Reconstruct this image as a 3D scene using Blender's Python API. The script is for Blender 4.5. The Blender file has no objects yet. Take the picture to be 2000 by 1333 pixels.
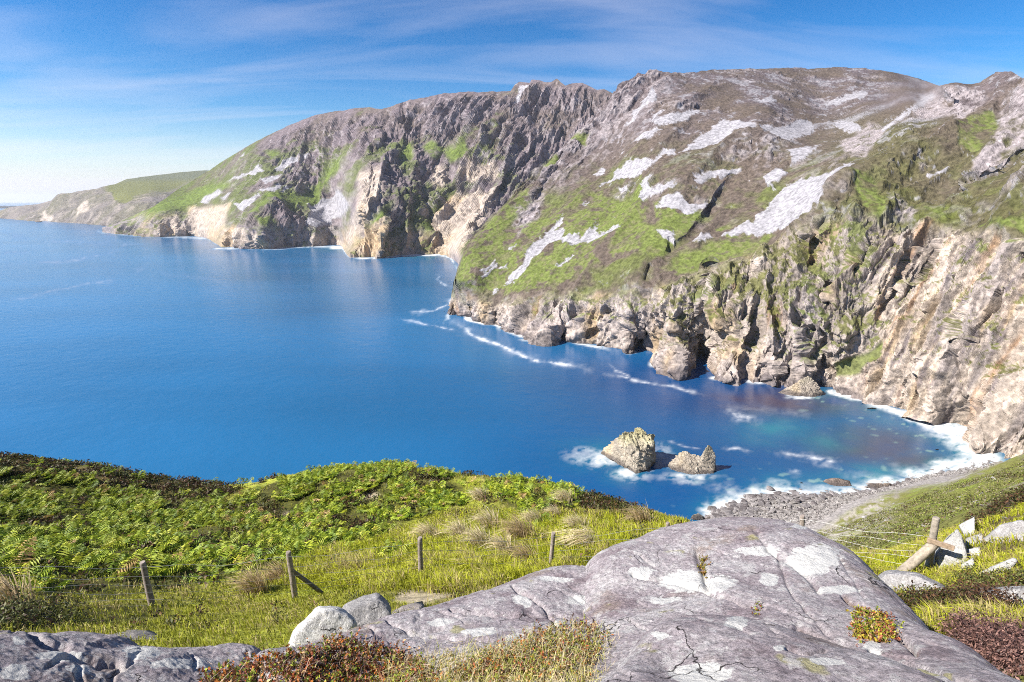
import bpy, math, random
import numpy as np

# ------------------------------------------------------------------ camera, sky, sun, exposure
SC = bpy.context.scene
COL = SC.collection
EYE = 120.0                     # metres above the sea
FPX = 1111.0                    # focal length in pixels of the 2000-wide photograph
PITCH = math.atan((666.5 - 392.0) / FPX)
cam_d = bpy.data.cameras.new('camera')
cam_d.sensor_width = 36.0
cam_d.lens = 36.0 * FPX / 2000.0
cam_d.clip_start = 0.05
cam_d.clip_end = 120000.0
cam = bpy.data.objects.new('camera', cam_d)
cam.location = (0, 0, EYE)
cam.rotation_euler = (math.pi / 2 - PITCH, 0, 0)
COL.objects.link(cam)
SC.camera = cam

SUN_EL, SUN_AZ = math.radians(42), math.radians(-108)     # azimuth from +Y clockwise
sun_d = bpy.data.lights.new('sun', 'SUN')
sun_d.energy = 5.0
sun_d.angle = math.radians(0.53)
sun_d.color = (1.0, 0.945, 0.86)
sun = bpy.data.objects.new('sun', sun_d)
sun.rotation_euler = (math.pi / 2 - SUN_EL, 0, math.pi - SUN_AZ)
COL.objects.link(sun)

W = bpy.data.worlds.new('World')
SC.world = W
W.use_nodes = True
def build_world():
    nt = W.node_tree; N = nt.nodes; L = nt.links
    N.clear()
    out = N.new('ShaderNodeOutputWorld'); bg = N.new('ShaderNodeBackground')
    sky = N.new('ShaderNodeTexSky'); sky.sky_type = 'NISHITA'; sky.sun_disc = False
    sky.sun_elevation = SUN_EL; sky.sun_rotation = SUN_AZ
    sky.altitude = 100; sky.air_density = 1.0; sky.dust_density = 0.25; sky.ozone_density = 3.0
    m0 = N.new('ShaderNodeVectorMath'); m0.operation = 'SCALE'; m0.inputs['Scale'].default_value = 1/8.0
    L.new(sky.outputs[0], m0.inputs[0])
    gm = N.new('ShaderNodeGamma'); gm.inputs[1].default_value = 1.45; L.new(m0.outputs[0], gm.inputs[0])
    m1 = N.new('ShaderNodeVectorMath'); m1.operation = 'SCALE'; m1.inputs['Scale'].default_value = 8.0
    L.new(gm.outputs[0], m1.inputs[0])
    hs = N.new('ShaderNodeHueSaturation'); hs.inputs['Saturation'].default_value = 1.55; hs.inputs['Value'].default_value = 0.95
    L.new(m1.outputs[0], hs.inputs['Color'])
    tc = N.new('ShaderNodeTexCoord')
    sep = N.new('ShaderNodeSeparateXYZ'); L.new(tc.outputs['Generated'], sep.inputs[0])
    # cirrus: project the view direction on a high flat layer
    mx = N.new('ShaderNodeMath'); mx.operation = 'MAXIMUM'; mx.inputs[1].default_value = 0.0
    L.new(sep.outputs['Z'], mx.inputs[0])
    ad = N.new('ShaderNodeMath'); ad.operation = 'ADD'; ad.inputs[1].default_value = 0.10
    L.new(mx.outputs[0], ad.inputs[0])
    dv = N.new('ShaderNodeVectorMath'); dv.operation = 'DIVIDE'
    cb = N.new('ShaderNodeCombineXYZ')
    for k in range(3): L.new(ad.outputs[0], cb.inputs[k])
    L.new(tc.outputs['Generated'], dv.inputs[0]); L.new(cb.outputs[0], dv.inputs[1])
    mp = N.new('ShaderNodeMapping'); mp.inputs['Rotation'].default_value = (0, 0, math.radians(-18))
    mp.inputs['Scale'].default_value = (0.42, 1.5, 0.0)
    L.new(dv.outputs[0], mp.inputs[0])
    nz = N.new('ShaderNodeTexNoise'); nz.inputs['Scale'].default_value = 1.15; nz.inputs['Detail'].default_value = 7
    nz.inputs['Roughness'].default_value = 0.52; nz.inputs['Distortion'].default_value = 0.7
    L.new(mp.outputs[0], nz.inputs['Vector'])
    rp = N.new('ShaderNodeValToRGB'); rp.color_ramp.elements[0].position = 0.42; rp.color_ramp.elements[1].position = 0.88
    L.new(nz.outputs['Fac'], rp.inputs[0])
    ml = N.new('ShaderNodeMath'); ml.operation = 'MULTIPLY'; ml.inputs[1].default_value = 0.5
    L.new(rp.outputs[0], ml.inputs[0])
    mix = N.new('ShaderNodeMix'); mix.data_type = 'RGBA'
    # pale band of thin cloud low over the sea
    e1 = N.new('ShaderNodeMath'); e1.operation = 'MULTIPLY'; e1.inputs[1].default_value = -14.0; L.new(mx.outputs[0], e1.inputs[0])
    e2 = N.new('ShaderNodeMath'); e2.operation = 'EXPONENT'; L.new(e1.outputs[0], e2.inputs[0])
    e3 = N.new('ShaderNodeMath'); e3.operation = 'MULTIPLY'; e3.inputs[1].default_value = 1.0; L.new(e2.outputs[0], e3.inputs[0])
    lm = N.new('ShaderNodeMix'); lm.data_type = 'RGBA'; L.new(e3.outputs[0], lm.inputs[0]); L.new(hs.outputs[0], lm.inputs[6]); lm.inputs[7].default_value = (5.5, 5.2, 5.75, 1)
    L.new(ml.outputs[0], mix.inputs[0]); L.new(lm.outputs[2], mix.inputs[6])
    mix.inputs[7].default_value = (5.6, 5.4, 6.1, 1)
    L.new(mix.outputs[2], bg.inputs[0]); bg.inputs[1].default_value = 0.078
    L.new(bg.outputs[0], out.inputs[0])
build_world()
SC.view_settings.view_transform = 'Standard'
SC.view_settings.look = 'None'
SC.view_settings.gamma = 1.0
SC.view_settings.use_curve_mapping = False
SC.view_settings.exposure = 1.18
SC.render.filter_size = 1.0
SC.cycles.filter_width = 1.0
SC.cycles.use_denoising = False
SC.cycles.use_adaptive_sampling = False
SC.cycles.sample_clamp_indirect = 4.0
SC.cycles.max_bounces = 4
SC.cycles.diffuse_bounces = 2
SC.cycles.volume_bounces = 0
SC.cycles.transparent_max_bounces = 4

rng = np.random.default_rng(7)
random.seed(7)

# ------------------------------------------------------------------ numeric helpers
from concurrent.futures import ThreadPoolExecutor
_POOL = ThreadPoolExecutor(4)
_G = np.random.default_rng(12).normal(size=(64*64*64, 3)); _G /= np.linalg.norm(_G, axis=1)[:, None]
_GX, _GY, _GZ = [np.ascontiguousarray(_G[:, k], dtype=np.float32) for k in range(3)]
def chunked(fn, *arrs):
    arrs = np.broadcast_arrays(*arrs); shp = arrs[0].shape
    fl = [np.ascontiguousarray(a).ravel() for a in arrs]; n = fl[0].size; c = 24000
    if n <= c: return fn(*fl).reshape(shp)
    return np.concatenate(list(_POOL.map(lambda i: fn(*[f[i:i+c] for f in fl]), range(0, n, c)))).reshape(shp)
def _noise(x, y, z):
    xi, yi, zi = np.floor(x), np.floor(y), np.floor(z)
    fx, fy, fz = (x - xi).astype(np.float32), (y - yi).astype(np.float32), (z - zi).astype(np.float32)
    xi = xi.astype(np.int32) & 63; yi = yi.astype(np.int32) & 63; zi = zi.astype(np.int32) & 63
    u, v, w = fx*fx*(3-2*fx), fy*fy*(3-2*fy), fz*fz*(3-2*fz)
    X = (xi*4096, ((xi+1) & 63)*4096); Y = (yi*64, ((yi+1) & 63)*64); Z = (zi, (zi+1) & 63)
    r = []
    for a in (0, 1):
        q = []
        for b in (0, 1):
            h = X[a] + Y[b]; t = []
            for c in (0, 1):
                i = h + Z[c]
                t.append(_GX[i]*(fx-a) + _GY[i]*(fy-b) + _GZ[i]*(fz-c))
            q.append(t[0] + (t[1]-t[0])*w)
        r.append(q[0] + (q[1]-q[0])*v)
    return (r[0] + (r[1]-r[0])*u)*1.5
def noise3(x, y, z=0.0):
    return chunked(_noise, np.asarray(x, float), np.asarray(y, float), np.asarray(z, float))
_J = np.random.default_rng(77).random((64*64*64, 4)).astype(np.float32)
def _cell(x, y, z):
    xi, yi, zi = np.floor(x), np.floor(y), np.floor(z)
    fx, fy, fz = (x - xi).astype(np.float32), (y - yi).astype(np.float32), (z - zi).astype(np.float32)
    xi = xi.astype(np.int32); yi = yi.astype(np.int32); zi = zi.astype(np.int32)
    best = np.full(x.shape, 99, np.float32); val = np.zeros(x.shape, np.float32); sec = best.copy(); val2 = val.copy()
    for a in (-1, 0, 1):
        for b in (-1, 0, 1):
            for c in (-1, 0, 1):
                j = _J[((xi+a) & 63)*4096 + ((yi+b) & 63)*64 + ((zi+c) & 63)]
                dx, dy, dz = j[:, 0]+a-fx, j[:, 1]+b-fy, j[:, 2]+c-fz; d = dx*dx + dy*dy + dz*dz
                v = j[:, 3]*2 - 1 + (j[:, 0]-.5)*dx*1.6 + (j[:, 1]-.5)*dy*1.6 + (j[:, 2]-.5)*dz*1.6
                m = d < best; m2 = (~m) & (d < sec)
                val2 = np.where(m, val, np.where(m2, v, val2)); sec = np.where(m, best, np.where(m2, d, sec))
                val = np.where(m, v, val); best = np.where(m, d, best)
    t = np.clip((np.sqrt(sec) - np.sqrt(best))/0.16, 0, 1)
    return val + (val2 - val)*0.5*(1 - t)
def cell(x, y, z):
    """broken-block noise: every cell is a tilted facet at its own height"""
    return chunked(_cell, np.asarray(x, float), np.asarray(y, float), np.asarray(z, float))
def fbm(x, y, z=0.0, octv=4, gain=0.5):
    s = 0; a = 1; f = 1; t = 0
    for o in range(octv):
        s = s + a*noise3(x*f + o*17.3, y*f + o*5.1, z*f + o*9.7); t += a; a *= gain; f *= 2.03
    return s / t
def ridged(x, y, z=0.0, octv=4, gain=0.5):
    s = 0; a = 1; f = 1; t = 0; w = 1
    for o in range(octv):
        n = 1 - np.abs(noise3(x*f + o*13.7, y*f + o*7.7, z*f + o*3.3))*1.6
        n = np.clip(n, 0, 1)**2
        s = s + a*n*w; t += a; w = np.clip(n*1.6, 0.25, 1); a *= gain; f *= 2.1
    return s / t
def sstep(a, b, x):
    t = np.clip((x - a) / (b - a), 0, 1); return t*t*(3 - 2*t)
def lerp(a, b, t): return a + (b - a)*t
def cmix(A, B, m): return A + (np.asarray(B, float) - A)*np.clip(m, 0, 1)[..., None]

def ray(px, py):
    x = (np.asarray(px, float) - 1000.0) / FPX; y = (666.5 - np.asarray(py, float)) / FPX
    cp, sp = math.cos(PITCH), math.sin(PITCH)
    dx, dy, dz = x + 0*y, cp + y*sp, -sp + y*cp
    h = np.hypot(dx, dy)
    return dx/h, dy/h, dz/h          # per metre of horizontal range
def at(px, py, d):
    dx, dy, dz = ray(px, py); d = np.asarray(d, float)
    return np.stack([dx*d, dy*d, EYE + dz*d], -1)
def sea_range(px, py, z=0.0):
    return (EYE - z) / -ray(px, py)[2]
def to_px(P):
    cp, sp = math.cos(PITCH), math.sin(PITCH)
    x, y, z = P[..., 0], P[..., 1], P[..., 2] - EYE
    f = y*cp - z*sp; u = y*sp + z*cp
    f = np.where(f < 1e-3, 1e-3, f)
    return 1000 + FPX*x/f, 666.5 - FPX*u/f

class TPS:
    def __init__(self, X, Y, V, sx=1.0, sy=1.0, lam=1e-6):
        self.sx, self.sy = sx, sy
        P = np.stack([np.asarray(X, float)/sx, np.asarray(Y, float)/sy], 1); n = len(P)
        D = np.hypot(P[:, None, 0]-P[None, :, 0], P[:, None, 1]-P[None, :, 1])
        K = np.where(D > 0, D*D*np.log(np.maximum(D, 1e-12)), 0) + lam*np.eye(n)
        A = np.zeros((n+3, n+3)); A[:n, :n] = K; A[:n, n] = 1; A[:n, n+1:] = P; A[n, :n] = 1; A[n+1:, :n] = P.T
        self.c = np.linalg.solve(A, np.concatenate([V, [0, 0, 0]])); self.P = P
    def __call__(self, X, Y):
        x = np.asarray(X, float)/self.sx; y = np.asarray(Y, float)/self.sy
        def ev(x, y):
            o = self.c[-3] + self.c[-2]*x + self.c[-1]*y
            for (a, b), w in zip(self.P, self.c):
                r2 = (x-a)**2 + (y-b)**2 + 1e-18
                o = o + w*0.5*r2*np.log(r2)
            return o
        return chunked(ev, x, y)

def poly_sd(X, Y, poly):
    """signed distance, positive inside"""
    P = np.asarray(poly, float); Q = np.roll(P, -1, 0)
    inside = np.zeros(X.shape, bool); dm = np.full(X.shape, 1e9)
    for (x0, y0), (x1, y1) in zip(P, Q):
        c = ((y0 > Y) != (y1 > Y)) & (X < (x1-x0)*(Y-y0)/((y1-y0) if y1 != y0 else 1e-9) + x0)
        inside ^= c
        ex, ey = x1-x0, y1-y0; t = np.clip(((X-x0)*ex + (Y-y0)*ey)/(ex*ex+ey*ey+1e-12), 0, 1)
        dm = np.minimum(dm, np.hypot(X-x0-t*ex, Y-y0-t*ey))
    return np.where(inside, dm, -dm)
def polys(X, Y, lst, soft=2.0):
    m = np.zeros(X.shape)
    for p in lst:
        P = np.asarray(p, float); b = 12
        s = (X > P[:, 0].min()-b) & (X < P[:, 0].max()+b) & (Y > P[:, 1].min()-b) & (Y < P[:, 1].max()+b)
        if s.any(): m[s] = np.maximum(m[s], sstep(-soft, soft, poly_sd(X[s], Y[s], p)))
    return m
def rich(C, k=1.35, g=0.9):
    l = C@np.array((0.3, 0.5, 0.2)); return np.clip((l[..., None] + (C - l[..., None])*k)*g, 0.008, 0.7)
def line_dist(X, Y, pts):
    P = np.asarray(pts, float)
    def ev(X, Y):
        dm = np.full(X.shape, 1e9)
        for (x0, y0), (x1, y1) in zip(P[:-1, :2], P[1:, :2]):
            ex, ey = x1-x0, y1-y0; t = np.clip(((X-x0)*ex + (Y-y0)*ey)/(ex*ex+ey*ey+1e-12), 0, 1)
            dm = np.minimum(dm, (X-x0-t*ex)**2 + (Y-y0-t*ey)**2)
        return np.sqrt(dm)
    return chunked(ev, X, Y)
def curve(pts, x):
    P = np.asarray(pts, float); return np.interp(x, P[:, 0], P[:, 1])

# ------------------------------------------------------------------ mesh helpers
def mesh_np(name, V, F, mat=None, col=None, smooth=True, attrs=None):
    V = np.ascontiguousarray(V, np.float32).reshape(-1, 3); F = np.ascontiguousarray(F, np.int32)
    k = F.shape[1]; me = bpy.data.meshes.new(name)
    me.vertices.add(len(V)); me.vertices.foreach_set('co', V.ravel())
    me.loops.add(F.size); me.loops.foreach_set('vertex_index', F.ravel())
    me.polygons.add(len(F)); me.polygons.foreach_set('loop_start', np.arange(0, F.size, k, dtype=np.int32))
    me.polygons.foreach_set('use_smooth', np.ascontiguousarray(np.broadcast_to(smooth, (len(F),)), dtype=bool))
    me.update(calc_edges=True)
    if col is not None:
        a = me.attributes.new('Col', 'FLOAT_COLOR', 'POINT')
        c = np.ones((len(V), 4), np.float32); c[:, :3] = np.asarray(col).reshape(-1, 3); a.data.foreach_set('color', c.ravel())
    for n, v in (attrs or {}).items():
        a = me.attributes.new(n, 'FLOAT', 'POINT'); a.data.foreach_set('value', np.ascontiguousarray(v, np.float32).ravel())
    if mat: me.materials.append(mat)
    return me
def obj(name, me, parent=None, loc=None):
    o = bpy.data.objects.new(name, me); COL.objects.link(o)
    if parent is not None: o.parent = parent
    if loc is not None: o.location = loc
    return o
def tag(o, label, cat=None, group=None, kind=None):
    o['label'] = label
    if cat: o['category'] = cat
    if group: o['group'] = group
    if kind or cat: o['kind'] = kind or 'thing'
    return o
def compact(V, F, *arrs):
    used = np.zeros(len(V), bool); used[F.ravel()] = True
    idx = np.cumsum(used) - 1
    return (V[used], idx[F]) + tuple(a[used] for a in arrs)
def grid_faces(nr, nc, keep=None):
    i = np.arange(nr*nc).reshape(nr, nc)
    F = np.stack([i[:-1, :-1], i[1:, :-1], i[1:, 1:], i[:-1, 1:]], -1)
    if keep is not None: F = F[keep]
    return F.reshape(-1, 4)
def grid_normals(P):
    du = np.gradient(P, axis=1); dv = np.gradient(P, axis=0)
    n = np.cross(du, dv); n /= np.linalg.norm(n, axis=-1, keepdims=True) + 1e-12
    return n

# ------------------------------------------------------------------ materials
def new_mat(name):
    m = bpy.data.materials.new(name); m.use_nodes = True; nt = m.node_tree; nt.nodes.clear()
    out = nt.nodes.new('ShaderNodeOutputMaterial'); b = nt.nodes.new('ShaderNodeBsdfPrincipled')
    nt.links.new(b.outputs[0], out.inputs[0]); return m, nt, b, out
def col_mat(name, rough=0.9, var=0.35, vscale=1.0, bump=0.0, bscale=1.0, bdist=0.1, spec=0.25, detail=6, transl=0.0):
    """vertex colour, broken up by fine procedural noise, with bump"""
    m, nt, b, out = new_mat(name); N, L = nt.nodes, nt.links
    at_ = N.new('ShaderNodeAttribute'); at_.attribute_name = 'Col'
    geo = N.new('ShaderNodeTexCoord')
    nz = N.new('ShaderNodeTexNoise'); nz.inputs['Scale'].default_value = vscale; nz.inputs['Detail'].default_value = detail
    nz.inputs['Roughness'].default_value = 0.65; L.new(geo.outputs['Object'], nz.inputs['Vector'])
    mr = N.new('ShaderNodeMapRange'); mr.inputs[1].default_value = 0.36; mr.inputs[2].default_value = 0.64
    mr.inputs[3].default_value = 1 - var; mr.inputs[4].default_value = 1 + var
    L.new(nz.outputs['Fac'], mr.inputs[0])
    vm = N.new('ShaderNodeVectorMath'); vm.operation = 'SCALE'
    L.new(at_.outputs['Color'], vm.inputs[0]); L.new(mr.outputs[0], vm.inputs['Scale'])
    L.new(vm.outputs[0], b.inputs['Base Color'])
    b.inputs['Roughness'].default_value = rough; b.inputs['Specular IOR Level'].default_value = spec
    if bump > 0:
        n2 = N.new('ShaderNodeTexNoise'); n2.inputs['Scale'].default_value = bscale; n2.inputs['Detail'].default_value = 8
        n2.inputs['Roughness'].default_value = 0.7; L.new(geo.outputs['Object'], n2.inputs['Vector'])
        bp = N.new('ShaderNodeBump'); bp.inputs['Strength'].default_value = bump; bp.inputs['Distance'].default_value = bdist
        L.new(n2.outputs['Fac'], bp.inputs['Height']); L.new(bp.outputs[0], b.inputs['Normal'])
    if transl > 0:
        tr = N.new('ShaderNodeBsdfTranslucent'); L.new(vm.outputs[0], tr.inputs[0])
        mx = N.new('ShaderNodeMixShader'); mx.inputs[0].default_value = transl
        L.new(b.outputs[0], mx.inputs[1]); L.new(tr.outputs[0], mx.inputs[2]); L.new(mx.outputs[0], out.inputs[0])
    return m
M_CLIFF = col_mat('cliff_ground', 0.95, 0.38, 0.30, 0.6, 0.22, 2.2, spec=0.1, detail=8)
M_FAR = col_mat('far_cliff_ground', 0.95, 0.35, 0.09, 0.8, 0.06, 7.0, spec=0.1, detail=8)
M_TURF = col_mat('turf', 0.95, 0.45, 2.2, 0.9, 5.0, 0.08, spec=0.1)
def rock_mat():
    m = col_mat('lichen_rock', 0.88, 0.34, 40.0, 1.0, 45.0, 0.014, spec=0.2, detail=10); nt = m.node_tree; N, L = nt.nodes, nt.links
    b = [n for n in N if n.type == 'BSDF_PRINCIPLED'][0]; src = b.inputs['Base Color'].links[0].from_socket; tc = [n for n in N if n.type == 'TEX_COORD'][0]
    def layer(src, scale, detail, rough, lo, hi, colr, fac):
        nz = N.new('ShaderNodeTexNoise'); nz.inputs['Scale'].default_value = scale; nz.inputs['Detail'].default_value = detail; nz.inputs['Roughness'].default_value = rough
        L.new(tc.outputs['Object'], nz.inputs['Vector'])
        r = N.new('ShaderNodeMapRange'); r.inputs[1].default_value = lo; r.inputs[2].default_value = hi; r.inputs[4].default_value = fac; L.new(nz.outputs['Fac'], r.inputs[0])
        mx = N.new('ShaderNodeMix'); mx.data_type = 'RGBA'; L.new(r.outputs[0], mx.inputs[0]); L.new(src, mx.inputs[6]); mx.inputs[7].default_value = (*colr, 1); return mx.outputs[2]
    src = layer(src, 5.5, 12, 0.72, 0.555, 0.60, (0.40, 0.385, 0.38), 0.75)
    src = layer(src, 13.0, 12, 0.78, 0.60, 0.635, (0.075, 0.06, 0.065), 0.7)
    src = layer(src, 90.0, 5, 0.7, 0.57, 0.62, (0.06, 0.05, 0.055), 0.7)
    src = layer(src, 24.0, 10, 0.75, 0.62, 0.64, (0.52, 0.51, 0.48), 0.8)
    # crisp lichen crust from the field stored on the rock
    at_ = N.new('ShaderNodeAttribute'); at_.attribute_name = 'lich'
    nz = N.new('ShaderNodeTexNoise'); nz.inputs['Scale'].default_value = 16.0; nz.inputs['Detail'].default_value = 12; nz.inputs['Roughness'].default_value = 0.72; L.new(tc.outputs['Object'], nz.inputs['Vector'])
    ma = N.new('ShaderNodeMath'); ma.operation = 'MULTIPLY_ADD'; L.new(nz.outputs['Fac'], ma.inputs[0]); ma.inputs[1].default_value = 2.4; ma.inputs[2].default_value = -1.2
    ad = N.new('ShaderNodeMath'); ad.operation = 'ADD'; L.new(at_.outputs['Fac'], ad.inputs[0]); L.new(ma.outputs[0], ad.inputs[1])
    mr = N.new('ShaderNodeMapRange'); mr.inputs[1].default_value = 0.42; mr.inputs[2].default_value = 0.50; mr.inputs[4].default_value = 0.9; L.new(ad.outputs[0], mr.inputs[0])
    mx = N.new('ShaderNodeMix'); mx.data_type = 'RGBA'; L.new(mr.outputs[0], mx.inputs[0]); L.new(src, mx.inputs[6]); mx.inputs[7].default_value = (0.50, 0.495, 0.475, 1); src = mx.outputs[2]
    # joints: warped cell edges, only here and there
    wn = N.new('ShaderNodeTexNoise'); wn.inputs['Scale'].default_value = 2.5; wn.inputs['Detail'].default_value = 6; L.new(tc.outputs['Object'], wn.inputs['Vector'])
    wv = N.new('ShaderNodeVectorMath'); wv.operation = 'MULTIPLY_ADD'; L.new(wn.outputs['Color'], wv.inputs[0]); wv.inputs[1].default_value = (0.5, 0.5, 0.5); L.new(tc.outputs['Object'], wv.inputs[2])
    mp = N.new('ShaderNodeMapping'); mp.inputs['Rotation'].default_value = (0, 0, 0.6); mp.inputs['Scale'].default_value = (1.3, 0.55, 1.0); L.new(wv.outputs[0], mp.inputs[0])
    vo = N.new('ShaderNodeTexVoronoi'); vo.feature = 'DISTANCE_TO_EDGE'; vo.inputs['Scale'].default_value = 1.7; L.new(mp.outputs[0], vo.inputs['Vector'])
    gate = N.new('ShaderNodeMapRange'); gate.inputs[1].default_value = 0.47; gate.inputs[2].default_value = 0.60; gate.inputs[3].default_value = 0.0; gate.inputs[4].default_value = 0.0085; L.new(wn.outputs['Fac'], gate.inputs[0])
    dv = N.new('ShaderNodeMath'); dv.operation = 'SUBTRACT'; L.new(gate.outputs[0], dv.inputs[0]); L.new(vo.outputs['Distance'], dv.inputs[1])
    ck = N.new('ShaderNodeMapRange'); ck.inputs[1].default_value = 0.0; ck.inputs[2].default_value = 0.006; L.new(dv.outputs[0], ck.inputs[0])
    mx = N.new('ShaderNodeMix'); mx.data_type = 'RGBA'; L.new(ck.outputs[0], mx.inputs[0]); L.new(src, mx.inputs[6]); mx.inputs[7].default_value = (0.035, 0.03, 0.03, 1); src = mx.outputs[2]
    bp0 = [n for n in N if n.type == 'BUMP'][0]
    bp1 = N.new('ShaderNodeBump'); bp1.inputs['Strength'].default_value = 1.0; bp1.inputs['Distance'].default_value = 0.03; bp1.invert = True
    L.new(ck.outputs[0], bp1.inputs['Height']); L.new(bp0.outputs[0], bp1.inputs['Normal'])
    n8 = N.new('ShaderNodeTexNoise'); n8.inputs['Scale'].default_value = 9.0; n8.inputs['Detail'].default_value = 10; n8.inputs['Roughness'].default_value = 0.68; L.new(tc.outputs['Object'], n8.inputs['Vector'])
    bp2 = N.new('ShaderNodeBump'); bp2.inputs['Strength'].default_value = 0.8; bp2.inputs['Distance'].default_value = 0.05
    L.new(n8.outputs['Fac'], bp2.inputs['Height']); L.new(bp1.outputs[0], bp2.inputs['Normal']); L.new(bp2.outputs[0], b.inputs['Normal'])
    L.new(src, b.inputs['Base Color']); return m
M_ROCK = rock_mat()
M_STACK = col_mat('sea_rock', 0.92, 0.4, 0.9, 1.0, 0.9, 0.7, spec=0.15, detail=8)
M_CRAG = col_mat('layered_rock', 0.92, 0.42, 1.6, 0.7, 1.6, 0.25, spec=0.15, detail=8)
M_LEAF = col_mat('leaf', 0.55, 0.2, 3.0, spec=0.3, transl=0.25)
M_WOOD = col_mat('weathered_wood', 0.85, 0.3, 14.0, 0.6, 30.0, 0.01)
M_WIRE, _nt, _b, _o = new_mat('galvanised_wire')
_b.inputs['Base Color'].default_value = (0.42, 0.42, 0.41, 1); _b.inputs['Metallic'].default_value = 0.6; _b.inputs['Roughness'].default_value = 0.45

# ------------------------------------------------------------------ sea
BEACH_WL = [(1345, 1012), (1400, 1003), (1440, 988), (1470, 972), (1520, 966), (1580, 968), (1680, 962), (1750, 945), (1850, 920), (1930, 898), (1950, 884)]
L2_SHORE = [(860, 640), (878, 612), (884, 608), (915, 622), (960, 634), (1010, 652), (1072, 671), (1090, 664), (1140, 672), (1190, 681), (1235, 689), (1262, 680), (1275, 705),
            (1300, 727), (1322, 734), (1345, 722), (1375, 700), (1385, 728), (1400, 739), (1440, 746), (1500, 748), (1560, 752), (1600, 750), (1640, 760),
            (1690, 778), (1750, 800), (1800, 818), (1850, 830), (1885, 845), (1892, 868), (1920, 885), (1950, 893), (2000, 905), (2200, 940)]
L1_SHORE = [(190, 452), (208, 455), (250, 459), (330, 463), (405, 466), (428, 480), (450, 483), (500, 485), (545, 486), (575, 482), (620, 482), (668, 482), (680, 500), (700, 503),
            (760, 501), (800, 498), (850, 496), (880, 503), (905, 546), (930, 560), (1300, 640)]
L0_SHORE = [(-300, 424), (0, 427), (60, 432), (120, 435), (190, 440), (215, 442), (460, 455)]
STREAKS = [ # foam lines on the water: points (px, py), half width px, strength
    ([(884, 628), (905, 640), (925, 655), (960, 668), (985, 680), (1020, 694), (1060, 705), (1100, 714), (1150, 721)], 2.6, 1.0),
    ([(780, 620), (820, 630), (860, 640), (895, 650)], 1.6, 0.55),
    ([(1180, 730), (1220, 738), (1260, 747), (1310, 757), (1335, 764), (1380, 772)], 2.0, 0.6),
    ([(1195, 708), (1203, 722), (1220, 730), (1235, 738)], 1.4, 0.5),
    ([(880, 530), (856, 540), (858, 551), (885, 566), (892, 575), (880, 588), (866, 600), (845, 608), (790, 612)], 1.6, 0.55),
    ([(0, 588), (60, 580), (120, 566), (180, 553), (250, 548)], 2.2, 0.22),
    ([(0, 516), (110, 513), (200, 498), (245, 482), (260, 478)], 1.8, 0.25),
    ([(60, 470), (180, 474), (250, 478), (290, 477)], 2.5, 0.2), ([(0, 496), (60, 494)], 2, 0.2),
    ([(265, 530), (285, 515)], 7, 0.10), ([(300, 533), (400, 545), (460, 560)], 3, 0.13), ([(0, 455), (40, 462), (60, 470)], 3, 0.15),
    ([(1522, 884), (1560, 892), (1600, 898), (1640, 905)], 2.6, 0.75), ([(1600, 905), (1640, 915)], 4, 0.3),
    ([(1415, 880), (1440, 878), (1465, 884)], 2, 0.5), ([(1300, 858), (1340, 872), (1372, 878)], 1.6, 0.35),
    ([(1425, 808), (1440, 813), (1470, 820)], 5, 0.6), ([(1400, 795), (1520, 805), (1600, 812)], 6, 0.10), ([(1540, 920), (1560, 922)], 3, 0.3),
    ([(1480, 985), (1420, 960), (1410, 958)], 10, 0.45), ([(1520, 968), (1480, 955)], 6, 0.45), ([(1600, 960), (1560, 950)], 6, 0.4),
    ([(1720, 945), (1660, 930)], 7, 0.3), ([(1790, 930), (1740, 915)], 6, 0.25)]
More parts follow.
